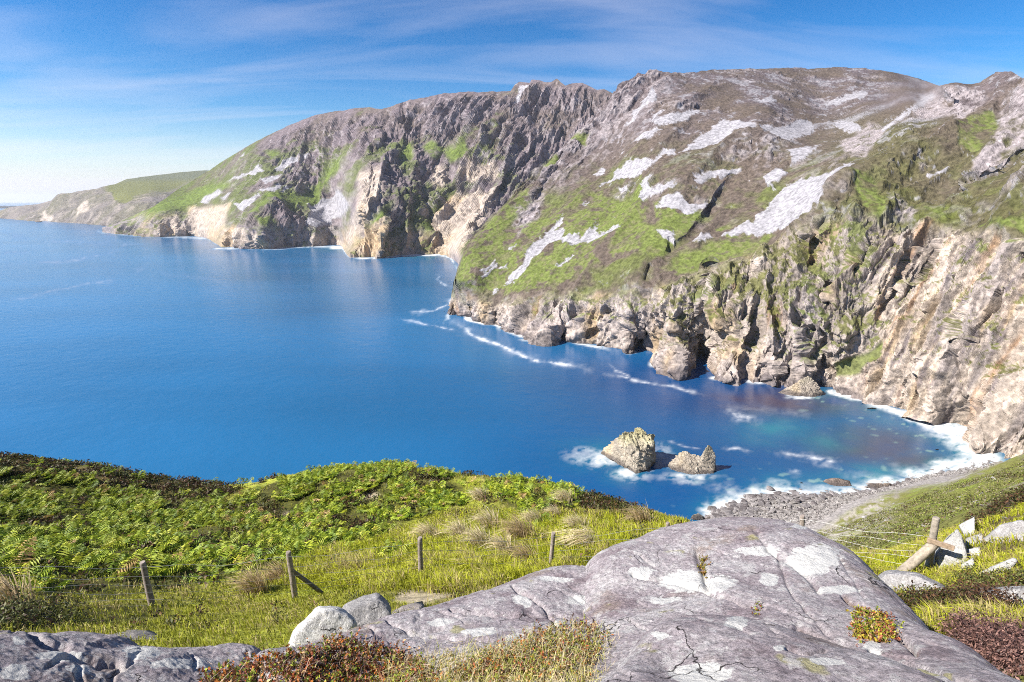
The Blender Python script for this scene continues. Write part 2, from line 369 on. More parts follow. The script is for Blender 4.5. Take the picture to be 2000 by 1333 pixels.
def build_sea():
    rows_py = np.concatenate([np.arange(1060, 640, -2.4), np.arange(640, 440, -2.0), np.arange(440, 398, -2.5)])
    r_rows = sea_range(1000.0, rows_py)
    r_rows = np.concatenate([[60, 90, 120], r_rows[r_rows > 140], [12000, 16000, 24000, 45000]])
    az = np.concatenate([np.linspace(-100, -46, 14), np.linspace(-45.5, 45.5, 680), np.linspace(46, 100, 14)]) * math.pi/180
    R, A = np.meshgrid(r_rows, az, indexing='ij')
    P = np.stack([R*np.sin(A), R*np.cos(A), np.zeros_like(R)], -1)
    X, Y = to_px(P)
    infront = P[..., 1] > 20
    wx = fbm(P[..., 0]*0.03, P[..., 1]*0.03, 1.3, 4); wy = fbm(P[..., 0]*0.03, P[..., 1]*0.03, 7.3, 4)
    Xw = X + wx*12; Yw = Y + wy*9
    wv = fbm(X*0.035, Y*0.05, 12.0, 4, 0.6)
    foam = np.zeros_like(R); lines = np.zeros_like(R)
    for pts, wd, st in STREAKS:
        dd = line_dist(Xw, Yw, pts)
        pa = np.asarray(pts, float); e0 = np.hypot(X - pa[0, 0], Y - pa[0, 1]); e1 = np.hypot(X - pa[-1, 0], Y - pa[-1, 1]); ln_ = np.hypot(*(pa[-1] - pa[0])) + 1
        lines = np.maximum(lines, st*np.exp(-(dd/(wd*(0.75 + 1.2*np.clip(wv + 0.2, 0, 1))))**1.5)*sstep(0, 0.22*ln_, e0)*sstep(0, 0.22*ln_, e1) + 0.22*st*np.exp(-(dd/(wd*3.5))**2)*np.clip(0.3 + 2*wv, 0, 1))
    n = fbm(P[..., 0]*0.05, P[..., 1]*0.05, 2.2, 4)
    # surf along the boulder beach: broad fringe
    dB = line_dist(Xw, Yw*1.0, [(1390, 1003), (1440, 990), (1470, 975), (1520, 968), (1580, 970), (1680, 962), (1750, 947), (1850, 920), (1930, 898)])
    wide = 15 + 26*n + np.interp(X, [1390, 1450, 1560, 1700, 1850, 1950], [12, 12, 2, 3, 12, 16])
    foam = np.maximum(foam, sstep(1.25, 0.1, dB/np.maximum(wide, 5))*(0.9 + 0.9*n))
    dC = line_dist(Xw, Yw, [(1620, 764), (1690, 780), (1750, 803), (1800, 822), (1850, 838), (1890, 858), (1915, 888)])
    wc = np.interp(X, [1620, 1700, 1780, 1850, 1900, 1950], [7, 10, 16, 34, 46, 46]) + 6*n
    foam = np.maximum(foam, sstep(1.2, 0.15, dC/np.maximum(wc + 14*n, 3)))
    # thin line at the foot of the other cliffs
    dS = line_dist(Xw, Yw, [p for p in L2_SHORE if p[0] < 1640])
    spot = sstep(0.0, 0.35, fbm(X*0.02, Y*0.02, 5.1, 2) + 0.12)
    foam = np.maximum(foam, sstep(4.5, 1.0, dS)*spot*0.9)
    for (cx, cy, rx, ry) in [(1035, 662, 22, 4), (1275, 712, 12, 8), (1320, 738, 18, 4), (1395, 742, 14, 4), (900, 612, 20, 4), (905, 545, 14, 3), (1570, 776, 40, 5), (1545, 770, 10, 6)]:
        foam = np.maximum(foam, 0.9*sstep(1.1, 0.2, np.hypot((Xw-cx)/rx, (Yw-cy)/ry)))
    dL1 = line_dist(X, Y, L1_SHORE[:-2])
    foam = np.maximum(foam, sstep(3.2, 0.8, dL1)*np.interp(X, [200, 430, 560, 640, 680, 790, 800, 870, 890], [.25, .5, .5, .6, .7, .6, 1, 1, .5]))
    for (cx, cy, rx, ry) in [(838, 498, 36, 3.5), (660, 485, 22, 3), (720, 505, 30, 2.5), (440, 486, 30, 2.5), (205, 455, 8, 1.5)]:
        foam = np.maximum(foam, 0.95*sstep(1.1, 0.3, np.hypot((X-cx)/rx, (Y-cy)/ry)))
    # swirl round the two stacks
    for (cx, cy, rx, ry, st) in [(1192, 897, 50, 24, 1.0), (1145, 890, 40, 20, .6), (1225, 922, 46, 18, 1.0), (1292, 885, 22, 22, .55), (1350, 930, 54, 9, .85), (1350, 942, 30, 6, .6), (1312, 900, 24, 16, .5), (1395, 918, 10, 10, .3)]:
        e = np.hypot((Xw-cx)/rx, (Yw-cy)/ry)
        foam = np.maximum(foam, st*sstep(1.25, 0.0, e + 1.3*n)*(0.8 + 1.2*n))
    foam *= infront
    # sea-bed tint: turquoise shallows and dark weed
    def blob(lst):
        m = np.zeros_like(R)
        for cx, cy, rx, ry in lst: m = np.maximum(m, np.exp(-((Xw-cx)/rx)**2 - ((Yw-cy)/ry)**2))
        return m*infront
    tq = 0.65*blob([(1520, 845, 90, 32), (1620, 865, 80, 24), (1700, 925, 70, 16)]) + 0.7*np.clip(foam, 0, .5) \
        + 0.6*np.exp(-(dB/42)**2)*infront + 0.5*np.exp(-(dC/40)**2)*infront \
        + 0.5*blob([(1160, 890, 70, 30), (1240, 930, 60, 22), (1350, 925, 70, 20), (1300, 890, 30, 26)]) + 0.5*blob([(830, 500, 60, 8), (655, 488, 40, 6)])
    tq = np.clip(tq*(0.7 + 1.3*n), 0, 1)
    weed = np.clip(blob([(1560, 790, 180, 28), (1700, 870, 130, 40), (1780, 900, 80, 22), (1490, 775, 110, 18)])*(0.9 + 0.8*n), 0, 1)
    spots = sstep(0.30, 0.42, fbm(P[..., 0]*0.16, P[..., 1]*0.16, 9.0, 2))*np.clip(np.exp(-(dB/55)**2) + np.exp(-(dC/60)**2), 0, 1)*infront
    deep = np.array([0.011, 0.100, 0.228]); c = np.broadcast_to(deep, R.shape + (3,)).copy()
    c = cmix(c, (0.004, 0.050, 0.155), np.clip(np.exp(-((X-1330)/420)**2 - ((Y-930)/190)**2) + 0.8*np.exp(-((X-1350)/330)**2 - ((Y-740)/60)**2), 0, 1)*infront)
    c = c*(1 + 0.3*fbm(P[..., 0]*0.004, P[..., 1]*0.004, 4.0, 4) + 0.3*fbm(P[..., 0]*0.002, P[..., 1]*0.008, 8.0, 5))[..., None]
    c = cmix(c, (0.050, 0.036, 0.060), weed*0.95)
    c = cmix(c, (0.015, 0.15, 0.19), tq*0.85)
    c = cmix(c, (0.20, 0.32, 0.27), spots*0.7)
    wsp = fbm(X*0.05 + 0.5*wx, Y*0.11 + 0.5*wy, 6.0, 4, 0.6)
    foam = np.clip(foam*(0.95 + 1.5*wsp) - np.clip(-wsp - 0.05, 0, 1)*0.9*(foam < 0.75), 0, 1)
    foam = np.maximum(foam, lines*infront*np.clip(0.8 + 2.4*fbm(X*0.05, Y*0.10, 3, 4, 0.6), 0.05, 1.1)); foam = np.clip(np.where(foam > 0.02, foam, 0), 0, 1)
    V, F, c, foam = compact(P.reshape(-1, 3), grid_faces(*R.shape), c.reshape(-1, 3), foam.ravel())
    m, nt, b, out = new_mat('sea_water'); N, L = nt.nodes, nt.links
    a = N.new('ShaderNodeAttribute'); a.attribute_name = 'Col'
    f = N.new('ShaderNodeAttribute'); f.attribute_name = 'foam'
    mix = N.new('ShaderNodeMix'); mix.data_type = 'RGBA'
    tq_ = N.new('ShaderNodeTexCoord'); fn = N.new('ShaderNodeTexNoise'); fn.inputs['Scale'].default_value = 0.35; fn.inputs['Detail'].default_value = 8; fn.inputs['Roughness'].default_value = 0.65; fn.inputs['Distortion'].default_value = 0.6; L.new(tq_.outputs['Object'], fn.inputs['Vector'])
    f1 = N.new('ShaderNodeMath'); f1.operation = 'MULTIPLY_ADD'; L.new(fn.outputs['Fac'], f1.inputs[0]); f1.inputs[1].default_value = 1.5; f1.inputs[2].default_value = 0.25
    f2 = N.new('ShaderNodeMath'); f2.operation = 'MULTIPLY'; f2.use_clamp = True; L.new(f1.outputs[0], f2.inputs[0]); L.new(f.outputs['Fac'], f2.inputs[1])
    L.new(f2.outputs[0], mix.inputs[0]); L.new(a.outputs['Color'], mix.inputs[6]); mix.inputs[7].default_value = (0.55, 0.56, 0.57, 1)
    L.new(mix.outputs[2], b.inputs['Base Color'])
    rr = N.new('ShaderNodeMapRange'); rr.inputs[3].default_value = 0.2; rr.inputs[4].default_value = 0.9
    L.new(f.outputs['Fac'], rr.inputs[0]); L.new(rr.outputs[0], b.inputs['Roughness'])
    b.inputs['IOR'].default_value = 1.33
    tc = N.new('ShaderNodeTexCoord')
    nz = N.new('ShaderNodeTexNoise'); nz.inputs['Scale'].default_value = 0.09; nz.inputs['Detail'].default_value = 9; nz.inputs['Roughness'].default_value = 0.6
    L.new(tc.outputs['Object'], nz.inputs['Vector'])
    bp = N.new('ShaderNodeBump'); bp.inputs['Strength'].default_value = 0.4; bp.inputs['Distance'].default_value = 1.0
    L.new(nz.outputs['Fac'], bp.inputs['Height']); L.new(bp.outputs[0], b.inputs['Normal'])
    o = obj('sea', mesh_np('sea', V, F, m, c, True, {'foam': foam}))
    tag(o, 'calm blue sea filling the bay, streaked with white foam lines', kind='structure')
build_sea()

# ------------------------------------------------------------------ cliffs as relief terrain
def cliff(name, label, x0, x1, step, nrow, ridge, shore, ctrl, detail, paint, mat, back=400.0, edge_rough=3.0, carve=(), zmin=-6, pad=14, eo=1.0):
    xs = np.arange(x0, x1 + step, step)
    top = curve(ridge, xs) + edge_rough*fbm(xs*0.06, 0.5, 0.3, 4)*1.2
    bot = np.maximum(curve(shore, xs) + pad, top + 6)
    v = np.linspace(0, 1, nrow)[:, None]
    X = np.broadcast_to(xs, (nrow, len(xs))).copy(); Y = top[None]*(1 - v) + bot[None]*v
    cx, cy, cd = [list(t) for t in zip(*ctrl)]
    sh = [p for p in shore if x0 - 60 <= p[0] <= x1 + 60]
    for px, py in sh:
        d = float(sea_range(px, py)); cx += [px, px]; cy += [py, py + 30]; cd += [d, d*0.985]
    T = TPS(cx, cy, np.log(cd), 300.0, 300.0, 2e-5)
    lnd = T(X, Y)
    for pts, wd, dep in carve:
        dd = line_dist(X + 4*noise3(X*0.05, Y*0.05, 2.5), Y, pts)
        lnd = lnd + np.log1p(dep/np.exp(lnd))*np.exp(-(dd/wd)**2)
    D = np.exp(lnd)
    P0 = at(X, Y, D)
    Nn = grid_normals(P0)
    vw = P0 - np.array([0, 0, EYE]); flip = (Nn*vw).sum(-1) > 0; Nn[flip] *= -1
    vn = vw/np.linalg.norm(vw, axis=-1, keepdims=True)
    disp = detail(X, Y, P0, Nn, D)*np.clip(-(Nn*vn).sum(-1)*2.6, 0.2, 1.0)
    sp = np.maximum(np.linalg.norm(np.gradient(P0, axis=0), axis=-1), np.linalg.norm(np.gradient(P0, axis=1), axis=-1)); md = np.median(sp)
    bl = disp
    for _ in range(8):
        q = np.pad(bl, 1, mode='edge'); bl = (q[:-2, 1:-1] + q[2:, 1:-1] + q[1:-1, :-2] + q[1:-1, 2:] + 2*bl)/6
    disp = lerp(disp, bl, sstep(1.3*md*eo, 2.8*md*eo, sp))
    P = P0 + Nn*disp[..., None]
    N2 = grid_normals(P); N2[(N2*vw).sum(-1) > 0] *= -1
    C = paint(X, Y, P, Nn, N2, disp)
    edge = sstep(1.2*md*eo, 2.4*md*eo, sp); cb = C
    for _ in range(5):
        q = np.pad(cb, ((1, 1), (1, 1), (0, 0)), mode='edge'); cb = (q[:-2, 1:-1] + q[2:, 1:-1] + q[1:-1, :-2] + q[1:-1, 2:] + 2*cb)/6
    C = lerp(C, cb, edge[..., None])
    # the far side of the ridge falls away behind the skyline
    bks = []; cks = []
    hd = P[0] - np.array([0, 0, EYE]); hd[:, 2] = 0; hd /= np.linalg.norm(hd, axis=1, keepdims=True)
    for t in (1.0, 0.6, 0.35, 0.18, 0.07, 0.02):
        q = P[0] + hd*(back*t); q[:, 2] = P[0, :, 2]*(1 - 0.55*t) - 30*t - 0.3*back*0.02
        bks.append(q); cks.append(C[0])
    P = np.concatenate([np.stack(bks), P]); C = np.concatenate([np.stack(cks), C])
    z = P[..., 2]; zq = np.maximum.reduce([z[:-1, :-1], z[1:, :-1], z[1:, 1:], z[:-1, 1:]])
    sm = np.concatenate([np.ones((6, z.shape[1])), edge])[:-1, :-1][zq > zmin] > 0.5
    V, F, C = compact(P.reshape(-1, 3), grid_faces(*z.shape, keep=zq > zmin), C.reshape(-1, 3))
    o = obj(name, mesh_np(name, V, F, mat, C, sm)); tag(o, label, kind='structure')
    return o
def frame(pa, pb, da, db, nrm):
    s = at(*pb, db) - at(*pa, da); s /= np.linalg.norm(s)
    h = np.cross(s, nrm); h /= np.linalg.norm(h); n = np.cross(h, s)
    return s, h, n
def blocks(P, fr, wh, ws, seed=0.0):
    s, h, n = fr; a, b, c = P@h/wh + seed, P@s/ws + seed, P@n/wh
    w = 0.35*fbm(a*0.8, b*0.8, c*0.8, 2)
    return cell(a + w, b + w, c)
def ribs(P, fr, wh, ws, octv=4, seed=0.0, warp=0.4):
    s, h, n = fr
    a, b, c = P@h/wh, P@s/ws, P@n/wh
    w = warp*fbm(a*0.7 + seed, b*0.7, c*0.7, 3)
    return ridged(a + w + seed, b + seed*0.3, c*0.6, octv, 0.55)

GRASS = np.array((0.108, 0.140, 0.042)); GRASS2 = np.array((0.162, 0.184, 0.070)); HEATH = np.array((0.112, 0.090, 0.070)); OLIVE = np.array((0.088, 0.092, 0.028))
PURP = np.array((0.132, 0.110, 0.117)); SCREE = np.array((0.310, 0.300, 0.318)); ROCK = np.array((0.275, 0.245, 0.25)); PALE = np.array((0.385, 0.33, 0.285)); TAN = np.array((0.365, 0.27, 0.165))
DARK = np.array((0.06, 0.05, 0.06)); ORANGE = np.array((0.26, 0.14, 0.065))

def z2(lst, ox=1000, oy=100, k=0.5): return [[(ox + a*k, oy + b*k) for a, b in p] for p in lst]
SCREE2 = z2([[(805,720),(820,700),(900,665),(920,650),(940,660),(960,620),(1000,590),(1000,570),(1040,535),(1100,500),(1200,480),(1300,440),(1335,435),(1310,460),(1250,500),(1230,540),(1215,600),(1180,600),(1170,640),(1080,680),(1020,700),(940,705),(870,700)],
 [(350,540),(420,470),(480,430),(560,415),(600,380),(640,375),(640,395),(600,400),(540,450),(480,495),(400,520)], [(510,505),(560,490),(540,520),(560,545),(640,510),(640,535),(560,570),(520,605),(515,560)],
 [(570,620),(600,570),(650,555),(690,590),(760,585),(765,605),(700,625),(630,620)], [(705,490),(760,475),(830,450),(885,455),(870,475),(800,480),(740,510),(710,520)],
 [(660,390),(700,350),(760,310),(820,265),(900,275),(950,280),(960,300),(900,310),(850,330),(800,360),(740,380),(700,385)], [(970,290),(1050,300),(1120,275),(1180,280),(1180,300),(1120,340),(1060,345),(1000,320)],
 [(545,240),(580,225),(560,270),(600,250),(720,225),(725,240),(640,275),(580,290),(555,275)], [(430,290),(480,220),(520,170),(550,140),(565,160),(540,195),(500,235),(460,270)],
 [(975,470),(1040,440),(1070,450),(1050,480),(1010,500),(1025,520),(1000,520),(985,490)], [(1070,380),(1140,370),(1200,365),(1140,405),(1080,430),(1090,400)], [(1200,220),(1280,180),(1380,155),(1400,165),(1340,195),(1260,215)],
 [(1260,285),(1320,275),(1370,290),(1360,305),(1300,310)], [(970,185),(1010,165),(1040,185),(1000,200)], [(570,710),(620,700),(640,730),(640,760),(610,730)], [(685,745),(770,700),(780,715),(720,735)],
 [(1620,480),(1660,455),(1720,430),(1700,455),(1660,475)], [(65,780),(130,720),(205,650),(190,690),(160,710),(215,700),(200,735),(280,730),(345,685),(320,720),(400,690),(440,700),(380,720),(320,740),(250,770),(200,750),(140,760),(100,800),(60,850),(30,870),(0,900),(20,860),(50,810)],
 [(410,540),(450,530),(460,550),(430,560)], [(460,360),(520,320),(570,300),(590,310),(540,340),(500,352)], [(275,610),(300,588),(305,598),(285,618)], [(175,850),(240,812),(245,818),(190,855)], [(330,475),(345,452),(357,455),(340,480)], [(1580,215),(1640,165),(1655,170),(1600,215)], [(1440,300),(1540,230),(1600,190),(1605,200),(1530,250),(1450,308)]]) + \
 z2([[(600,520),(640,460),(720,400),(770,350),(820,310),(830,330),(790,390),(740,460),(680,500)], [(460,430),(560,345),(565,352),(480,440)], [(470,470),(568,372),(572,380),(480,482)], [(530,578),(575,542),(577,552),(540,582)], [(570,405),(632,360),(634,368),(580,412)], [(635,290),(700,252),(705,262),(645,296)]], 800, 400, 0.3)
GREEN2 = [[(896, 548), (905, 500), (935, 458), (1000, 392), (1030, 368), (1040, 395), (990, 448), (930, 510), (905, 560)], [(898, 560), (912, 520), (945, 488), (985, 452), (1040, 432), (1090, 412), (1130, 396), (1180, 392), (1240, 398), (1262, 440), (1300, 452), (1312, 470), (1308, 492), (1290, 500), (1240, 492), (1190, 505), (1150, 530), (1110, 555), (1050, 572), (990, 572), (940, 570)],
          [(1298, 527), (1312, 500), (1340, 484), (1400, 466), (1470, 452), (1506, 447), (1504, 466), (1470, 488), (1400, 505), (1345, 524)],
          [(1630, 733), (1640, 703), (1690, 690), (1726, 668), (1726, 700), (1692, 714), (1670, 736)],
          [(1120, 395), (1180, 380), (1170, 430), (1120, 440)], [(1250, 340), (1275, 370), (1262, 430), (1240, 400)], [(1280, 400), (1350, 395), (1380, 420), (1340, 455), (1290, 450)], [(1380, 440), (1420, 430), (1440, 455), (1400, 462)],
          [(1100, 275), (1120, 262), (1150, 265), (1145, 285)], [(1060, 320), (1085, 300), (1092, 315), (1070, 332)], [(1850, 420), (1830, 400), (1800, 390), (1810, 400)], [(1950, 445), (2010, 430), (2010, 465), (1965, 455)], [(1910, 440), (1935, 430), (1950, 450), (1920, 452)],
          [(1660, 340), (1700, 350), (1730, 400), (1720, 440), (1700, 430), (1670, 380)], [(1870, 240), (1910, 225), (1940, 215), (1950, 250), (1910, 290), (1870, 280)]]
PALE2 = [[(1705, 520), (1730, 450), (1745, 420), (1800, 405), (1850, 432), (1900, 440), (1960, 458), (2010, 470), (2100, 480), (2150, 960), (1900, 880), (1750, 810), (1690, 780), (1690, 735), (1725, 710), (1720, 640), (1700, 590)]]
ROCK2 = [[(1888, 352), (1900, 312), (1950, 255), (1955, 215), (2010, 165), (2010, 270), (1975, 310), (1930, 330)], [(1780, 215), (1835, 166), (1920, 180), (1925, 195), (1880, 235), (1850, 222), (1810, 232)], [(1735, 375), (1760, 378), (1800, 405), (1775, 418), (1745, 410)],
         [(1640, 275), (1700, 240), (1730, 250), (1690, 300), (1650, 300)], [(1660, 480), (1695, 470), (1698, 500), (1670, 520)], [(1240, 150), (1252, 150), (1200, 235), (1150, 280), (1180, 220)],
         [(1060, 330), (1105, 290), (1090, 340), (1050, 375)], [(1000, 420), (1060, 360), (1050, 420), (1010, 465)]]
CARVE2 = [([(1252, 688), (1258, 660), (1262, 640)], 7, 14), ([(1235, 680), (1240, 660)], 6, 5), ([(1085, 672), (1095, 650), (1112, 645)], 9, 10), ([(1150, 652), (1165, 648)], 6, 7),
          ([(1125, 625), (1110, 635)], 9, 5), ([(1388, 520), (1378, 560), (1374, 620), (1372, 680), (1366, 715)], 11, 14), ([(1345, 640), (1342, 690)], 8, 6), ([(1268, 520), (1262, 545)], 5, 7), ([(970, 610), (967, 632)], 4, 5), ([(920, 600), (924, 612)], 5, 5), ([(1005, 622), (1003, 640)], 3, 4),
          ([(1590, 460), (1592, 500), (1585, 515)], 6, 9), ([(1695, 480), (1680, 510), (1665, 530)], 9, 9), ([(1618, 560), (1622, 590)], 7, 8), ([(1610, 670), (1608, 710)], 5, 6), ([(1562, 640), (1565, 720)], 5, 5), ([(1507, 690), (1505, 745)], 4, 5), ([(1480, 520), (1450, 570), (1400, 640), (1385, 660)], 6, 5),
          ([(1770, 500), (1745, 570), (1728, 600)], 6, 6), ([(1830, 480), (1790, 545)], 5, 4), ([(1900, 590), (1880, 640), (1870, 680)], 6, 5), ([(1822, 705), (1812, 735)], 4, 6), ([(1985, 480), (2000, 500)], 9, 6), ([(1895, 350), (1960, 330), (2000, 290)], 7, 8),
          ([(1310, 465), (1308, 490)], 4, 5), ([(1300, 505), (1290, 545)], 7, 4), ([(1440, 330), (1400, 400), (1350, 460), (1310, 490)], 10, 9), ([(1100, 300), (1085, 330), (1060, 370), (1050, 385)], 6, 9),
          ([(1320, 735), (1318, 690), (1312, 640)], 16, -9), ([(1410, 735), (1430, 690), (1450, 640)], 22, -8), ([(1075, 668), (1060, 620)], 18, -5), ([(1225, 688), (1215, 650), (1222, 610)], 14, -5), ([(1560, 750), (1580, 690)], 20, -5),
          ([(1895, 862), (1905, 830)], 16, -5), ([(1700, 250), (1650, 320), (1610, 400), (1590, 450)], 22, -10), ([(1245, 145), (1160, 235), (1060, 330)], 16, -10), ([(1600, 215), (1660, 225), (1500, 235)], 24, 12)]
C2 = [(870,612,668),(874,588,672),(879,560,678),(884,535,672),(900,596,608),(1245,142,900),(1160,230,840),(1050,330,780),(1000,385,735),(930,455,680),(895,500,650),(886,545,622),(1300,140,900),(1400,137,980),(1500,133,1060),(1640,131,1150),(1740,140,1150),(1820,162,1080),(1842,168,720),(1900,163,710),(1960,140,690),(2000,155,640),(2100,130,600),(2200,120,580),
      (1300,600,440),(1300,540,458),(1300,450,525),(1300,350,600),(1300,250,715),(1100,590,508),(1100,480,590),(1100,400,670),(1180,320,740),(1200,400,630),(1200,560,485),(960,560,585),(905,572,612),(1000,585,545),
      (1500,600,425),(1500,480,468),(1500,380,540),(1500,300,620),(1500,220,740),(1600,220,860),(1400,420,530),(1400,520,455),(1400,620,418),(1400,300,640),(1400,200,800),
      (1640,330,530),(1640,450,455),(1640,600,415),(1600,500,445),(1740,240,630),(1800,240,605),(1860,240,590),(1740,300,550),(1800,300,545),(1860,300,540),(1800,360,503),(1700,300,560),(1780,200,720),(1860,200,655),(1920,195,640),(1740,190,900),(1740,380,485),(1740,600,425),(1740,700,405),(1850,430,455),(1850,600,410),(1850,750,383),(1990,470,420),(1990,650,388),(1990,820,350),
      (1900,300,535),(1950,220,610),(2000,300,510),(1850,350,510),(2100,300,460),(2100,470,400),(2100,700,360),(2200,470,370)]
nL2 = np.array([-0.6, -0.6, 0.5]); nL2 /= np.linalg.norm(nL2)
FR2 = [frame((1200, 200), (1000, 440), 860, 690, nL2), frame((1400, 560), (1372, 700), 440, 408, nL2), frame((1880, 460), (1745, 700), 445, 404, nL2)]
def detail2(X, Y, P, Nn, D):
    steep = sstep(0.75, 0.45, Nn[..., 2])
    wm = sstep(1150, 1330, X)*sstep(420, 560, Y); wb = sstep(1640, 1740, X)
    r0 = ribs(P, FR2[0], 34, 150, 5, 0.0); r1 = ribs(P, FR2[1], 22, 62, 5, 3.1); r2 = ribs(P, FR2[2], 20, 90, 5, 6.2)
    r = lerp(lerp(r0, r1, wm), r2, wb)
    rb = lerp(ribs(P, FR2[1], 62, 190, 3, 9.0), ribs(P, FR2[2], 58, 260, 3, 12.0), wb)
    k1 = lerp(lerp(blocks(P, FR2[0], 16, 44), blocks(P, FR2[1], 13, 34, 2.0), wm), blocks(P, FR2[2], 13, 46, 5.0), wb)
    k2 = lerp(lerp(blocks(P, FR2[0], 6, 13, 7.0), blocks(P, FR2[1], 5, 11, 8.0), wm), blocks(P, FR2[2], 5, 14, 9.0), wb)
    _w2['k1'], _w2['k2'] = k1, k2
    W_ = wob2(X, Y); Xw, Yw = X + W_[0]*8, Y + W_[1]*8
    g = polys(Xw, Yw, GREEN2, 6); s = polys(Xw, Yw, SCREE2, 3)
    lowcliff = sstep(-8, 26, Y - curve([(880, 575), (1010, 585), (1160, 572), (1270, 560), (1340, 530), (1400, 512), (1510, 470), (1600, 400), (1700, 380), (1850, 430), (2010, 470), (2200, 470)], X))
    rk = polys(Xw, Yw, ROCK2, 6)
    leftrib = sstep(90, 0, line_dist(X, Y, [(1245, 142), (1160, 230), (1050, 330), (1000, 380)]))*0.8*sstep(460, 340, Y)
    rough = np.clip(np.maximum.reduce([lowcliff, rk*0.55, leftrib, 0.22 + 0*X, 0.38*sstep(1560, 1680, X)*sstep(210, 260, Y)]), 0, 1); _o = rough; rough = rough*(1 - 0.88*g)*(1 - 0.92*s)
    big = fbm(P[..., 0]*0.012, P[..., 1]*0.012, P[..., 2]*0.012, 3)*6 + (ribs(P, FR2[0], 95, 420, 3, 15.0, 0.6) - 0.4)*15*(1 - lowcliff)*sstep(0, 25, Y - curve(RIDGE2, X))
    patch = sstep(0.05, 0.25, fbm(P[..., 0]*0.018, P[..., 1]*0.018, P[..., 2]*0.018 + 3, 4, 0.6))*0.55; _w2['patch'] = patch; 
    fine = fbm(P[..., 0]*0.11, P[..., 1]*0.11, P[..., 2]*0.11, 4, 0.6)
    blk = ridged(P[..., 0]*0.09, P[..., 1]*0.09, P[..., 2]*0.06, 3)
    rough = np.maximum(rough, patch*(1 - .85*g)*(1 - .9*s))
    return big*(1 - s*0.3) + rough*((r - 0.35)*13 + (rb - 0.4)*13*lowcliff + fine*2.8 + k1*4.2 + k2*1.9) + 0.7*fine*(1 - s)
_w2 = {}
def wob2(X, Y):
    k = id(X)
    if _w2.get('k') != X.shape: _w2['k'] = X.shape; _w2['v'] = (fbm(X*0.04, Y*0.04, 1.1, 4), fbm(X*0.04, Y*0.04, 8.1, 4))
    return _w2['v']
def paint2(X, Y, P, Nn, N2, disp):
    W_ = wob2(X, Y); Xw, Yw = X + W_[0]*10, Y + W_[1]*10
    n1 = fbm(P[..., 0]*0.02, P[..., 1]*0.02, P[..., 2]*0.02, 4); n2 = fbm(P[..., 0]*0.09, P[..., 1]*0.09, P[..., 2]*0.09, 4, 0.6); n3 = fbm(P[..., 0]*0.3, P[..., 1]*0.3, P[..., 2]*0.3, 3, 0.6)
    up = N2[..., 2]
    lowline = curve([(880, 575), (1010, 585), (1160, 572), (1270, 560), (1340, 530), (1400, 512), (1510, 470), (1600, 430), (1700, 420), (1850, 430), (2010, 470), (2200, 470)], X) + W_[0]*22
    low = sstep(-10, 30, Y - lowline)
    C = np.broadcast_to(HEATH, X.shape + (3,)).copy()
    C = cmix(C, PURP, sstep(330, 200, Y)*0.8*sstep(-.3, .3, n1) + 0.2)
    C = cmix(C, OLIVE, sstep(1560, 1720, X)*sstep(200, 260, Y)*(0.5 + n1))
    C = cmix(C, GRASS*0.8 + OLIVE*0.3, sstep(0.0, 0.35, n1 + 0.25*n2)*sstep(250, 380, Y)*0.7)
    C = cmix(C, GRASS2*0.9, sstep(0.12, 0.4, n2 - 0.2*n1)*sstep(300, 420, Y)*0.35)
    # crags breaking the turf
    C = cmix(C, GRASS2*0.75, sstep(0.0, 0.25, fbm(P[..., 0]*0.05, P[..., 1]*0.05, P[..., 2]*0.05 + 5, 4, 0.6))*sstep(230, 350, Y)*0.35)
    crag = sstep(0.02, 0.22, n2*0.8 + 0.5*n3 + 0.9*(0.62 - up) - 0.22)
    C = cmix(C, SCREE*0.88, crag*sstep(460, 300, Y)*0.7 + crag*0.35)
    tal = sstep(0.10, 0.22, n1*0.8 + 0.8*n2 + 0.3*n3 - 0.03)*sstep(360, 240, Y)*sstep(1200, 1260, X)
    C = cmix(C, SCREE*0.85, tal*0.75)
    C = cmix(C, ROCK*1.1, polys(Xw, Yw, ROCK2, 5)*sstep(-0.35, 0.1, n2 + 0.3*n3))
    C = cmix(C, ROCK*1.0, _w2['patch']*sstep(-0.15, 0.25, _w2['k2']*0.5 + _w2['k1']*0.3 + n2)*sstep(-0.02, 0.06, 0.3 + 0*n1)*(1 - 0.6*sstep(330, 470, Y)))
    lr = sstep(110, 10, line_dist(X, Y, [(1245, 142), (1160, 230), (1075, 300)]))*sstep(430, 330, Y)
    C = cmix(C, PURP*1.05, lr*0.7); C = cmix(C, ROCK*1.05, lr*sstep(-0.1, 0.3, _w2['k2']*0.5 + _w2['k1']*0.4 + n2)*0.8)
    # green sward
    g = polys(Xw, Yw, GREEN2, 5)
    C = cmix(C, lerp(GRASS, GRASS2, 0.5)*1.0, g*sstep(-0.28, 0.02, n2 + 0.6*n1)*0.95)
    C = cmix(C, HEATH*1.15, g*sstep(0.08, 0.3, n2 + n3*0.4)*0.5)
    # rock cliff at the foot with plants on its ledges
    rc = lerp(PALE, ROCK, np.clip(0.35 + 0.9*n1, 0, 1)[..., None])
    rc = cmix(rc, TAN, sstep(0.05, 0.4, fbm(P[..., 0]*0.035, P[..., 1]*0.035, P[..., 2]*0.012, 3))*0.7)
    rc = cmix(rc, ORANGE, sstep(0.28, 0.5, fbm(P[..., 0]*0.06 + 4, P[..., 1]*0.06, P[..., 2]*0.015, 3))*0.5)
    rc = rc*(1 + 0.20*_w2['k1'] + 0.16*_w2['k2'])[..., None]
    rc = cmix(rc, DARK*1.6, sstep(0.15, 0.45, n3 + 0.4*n2)*0.35)
    pal = polys(Xw, Yw, PALE2, 14)
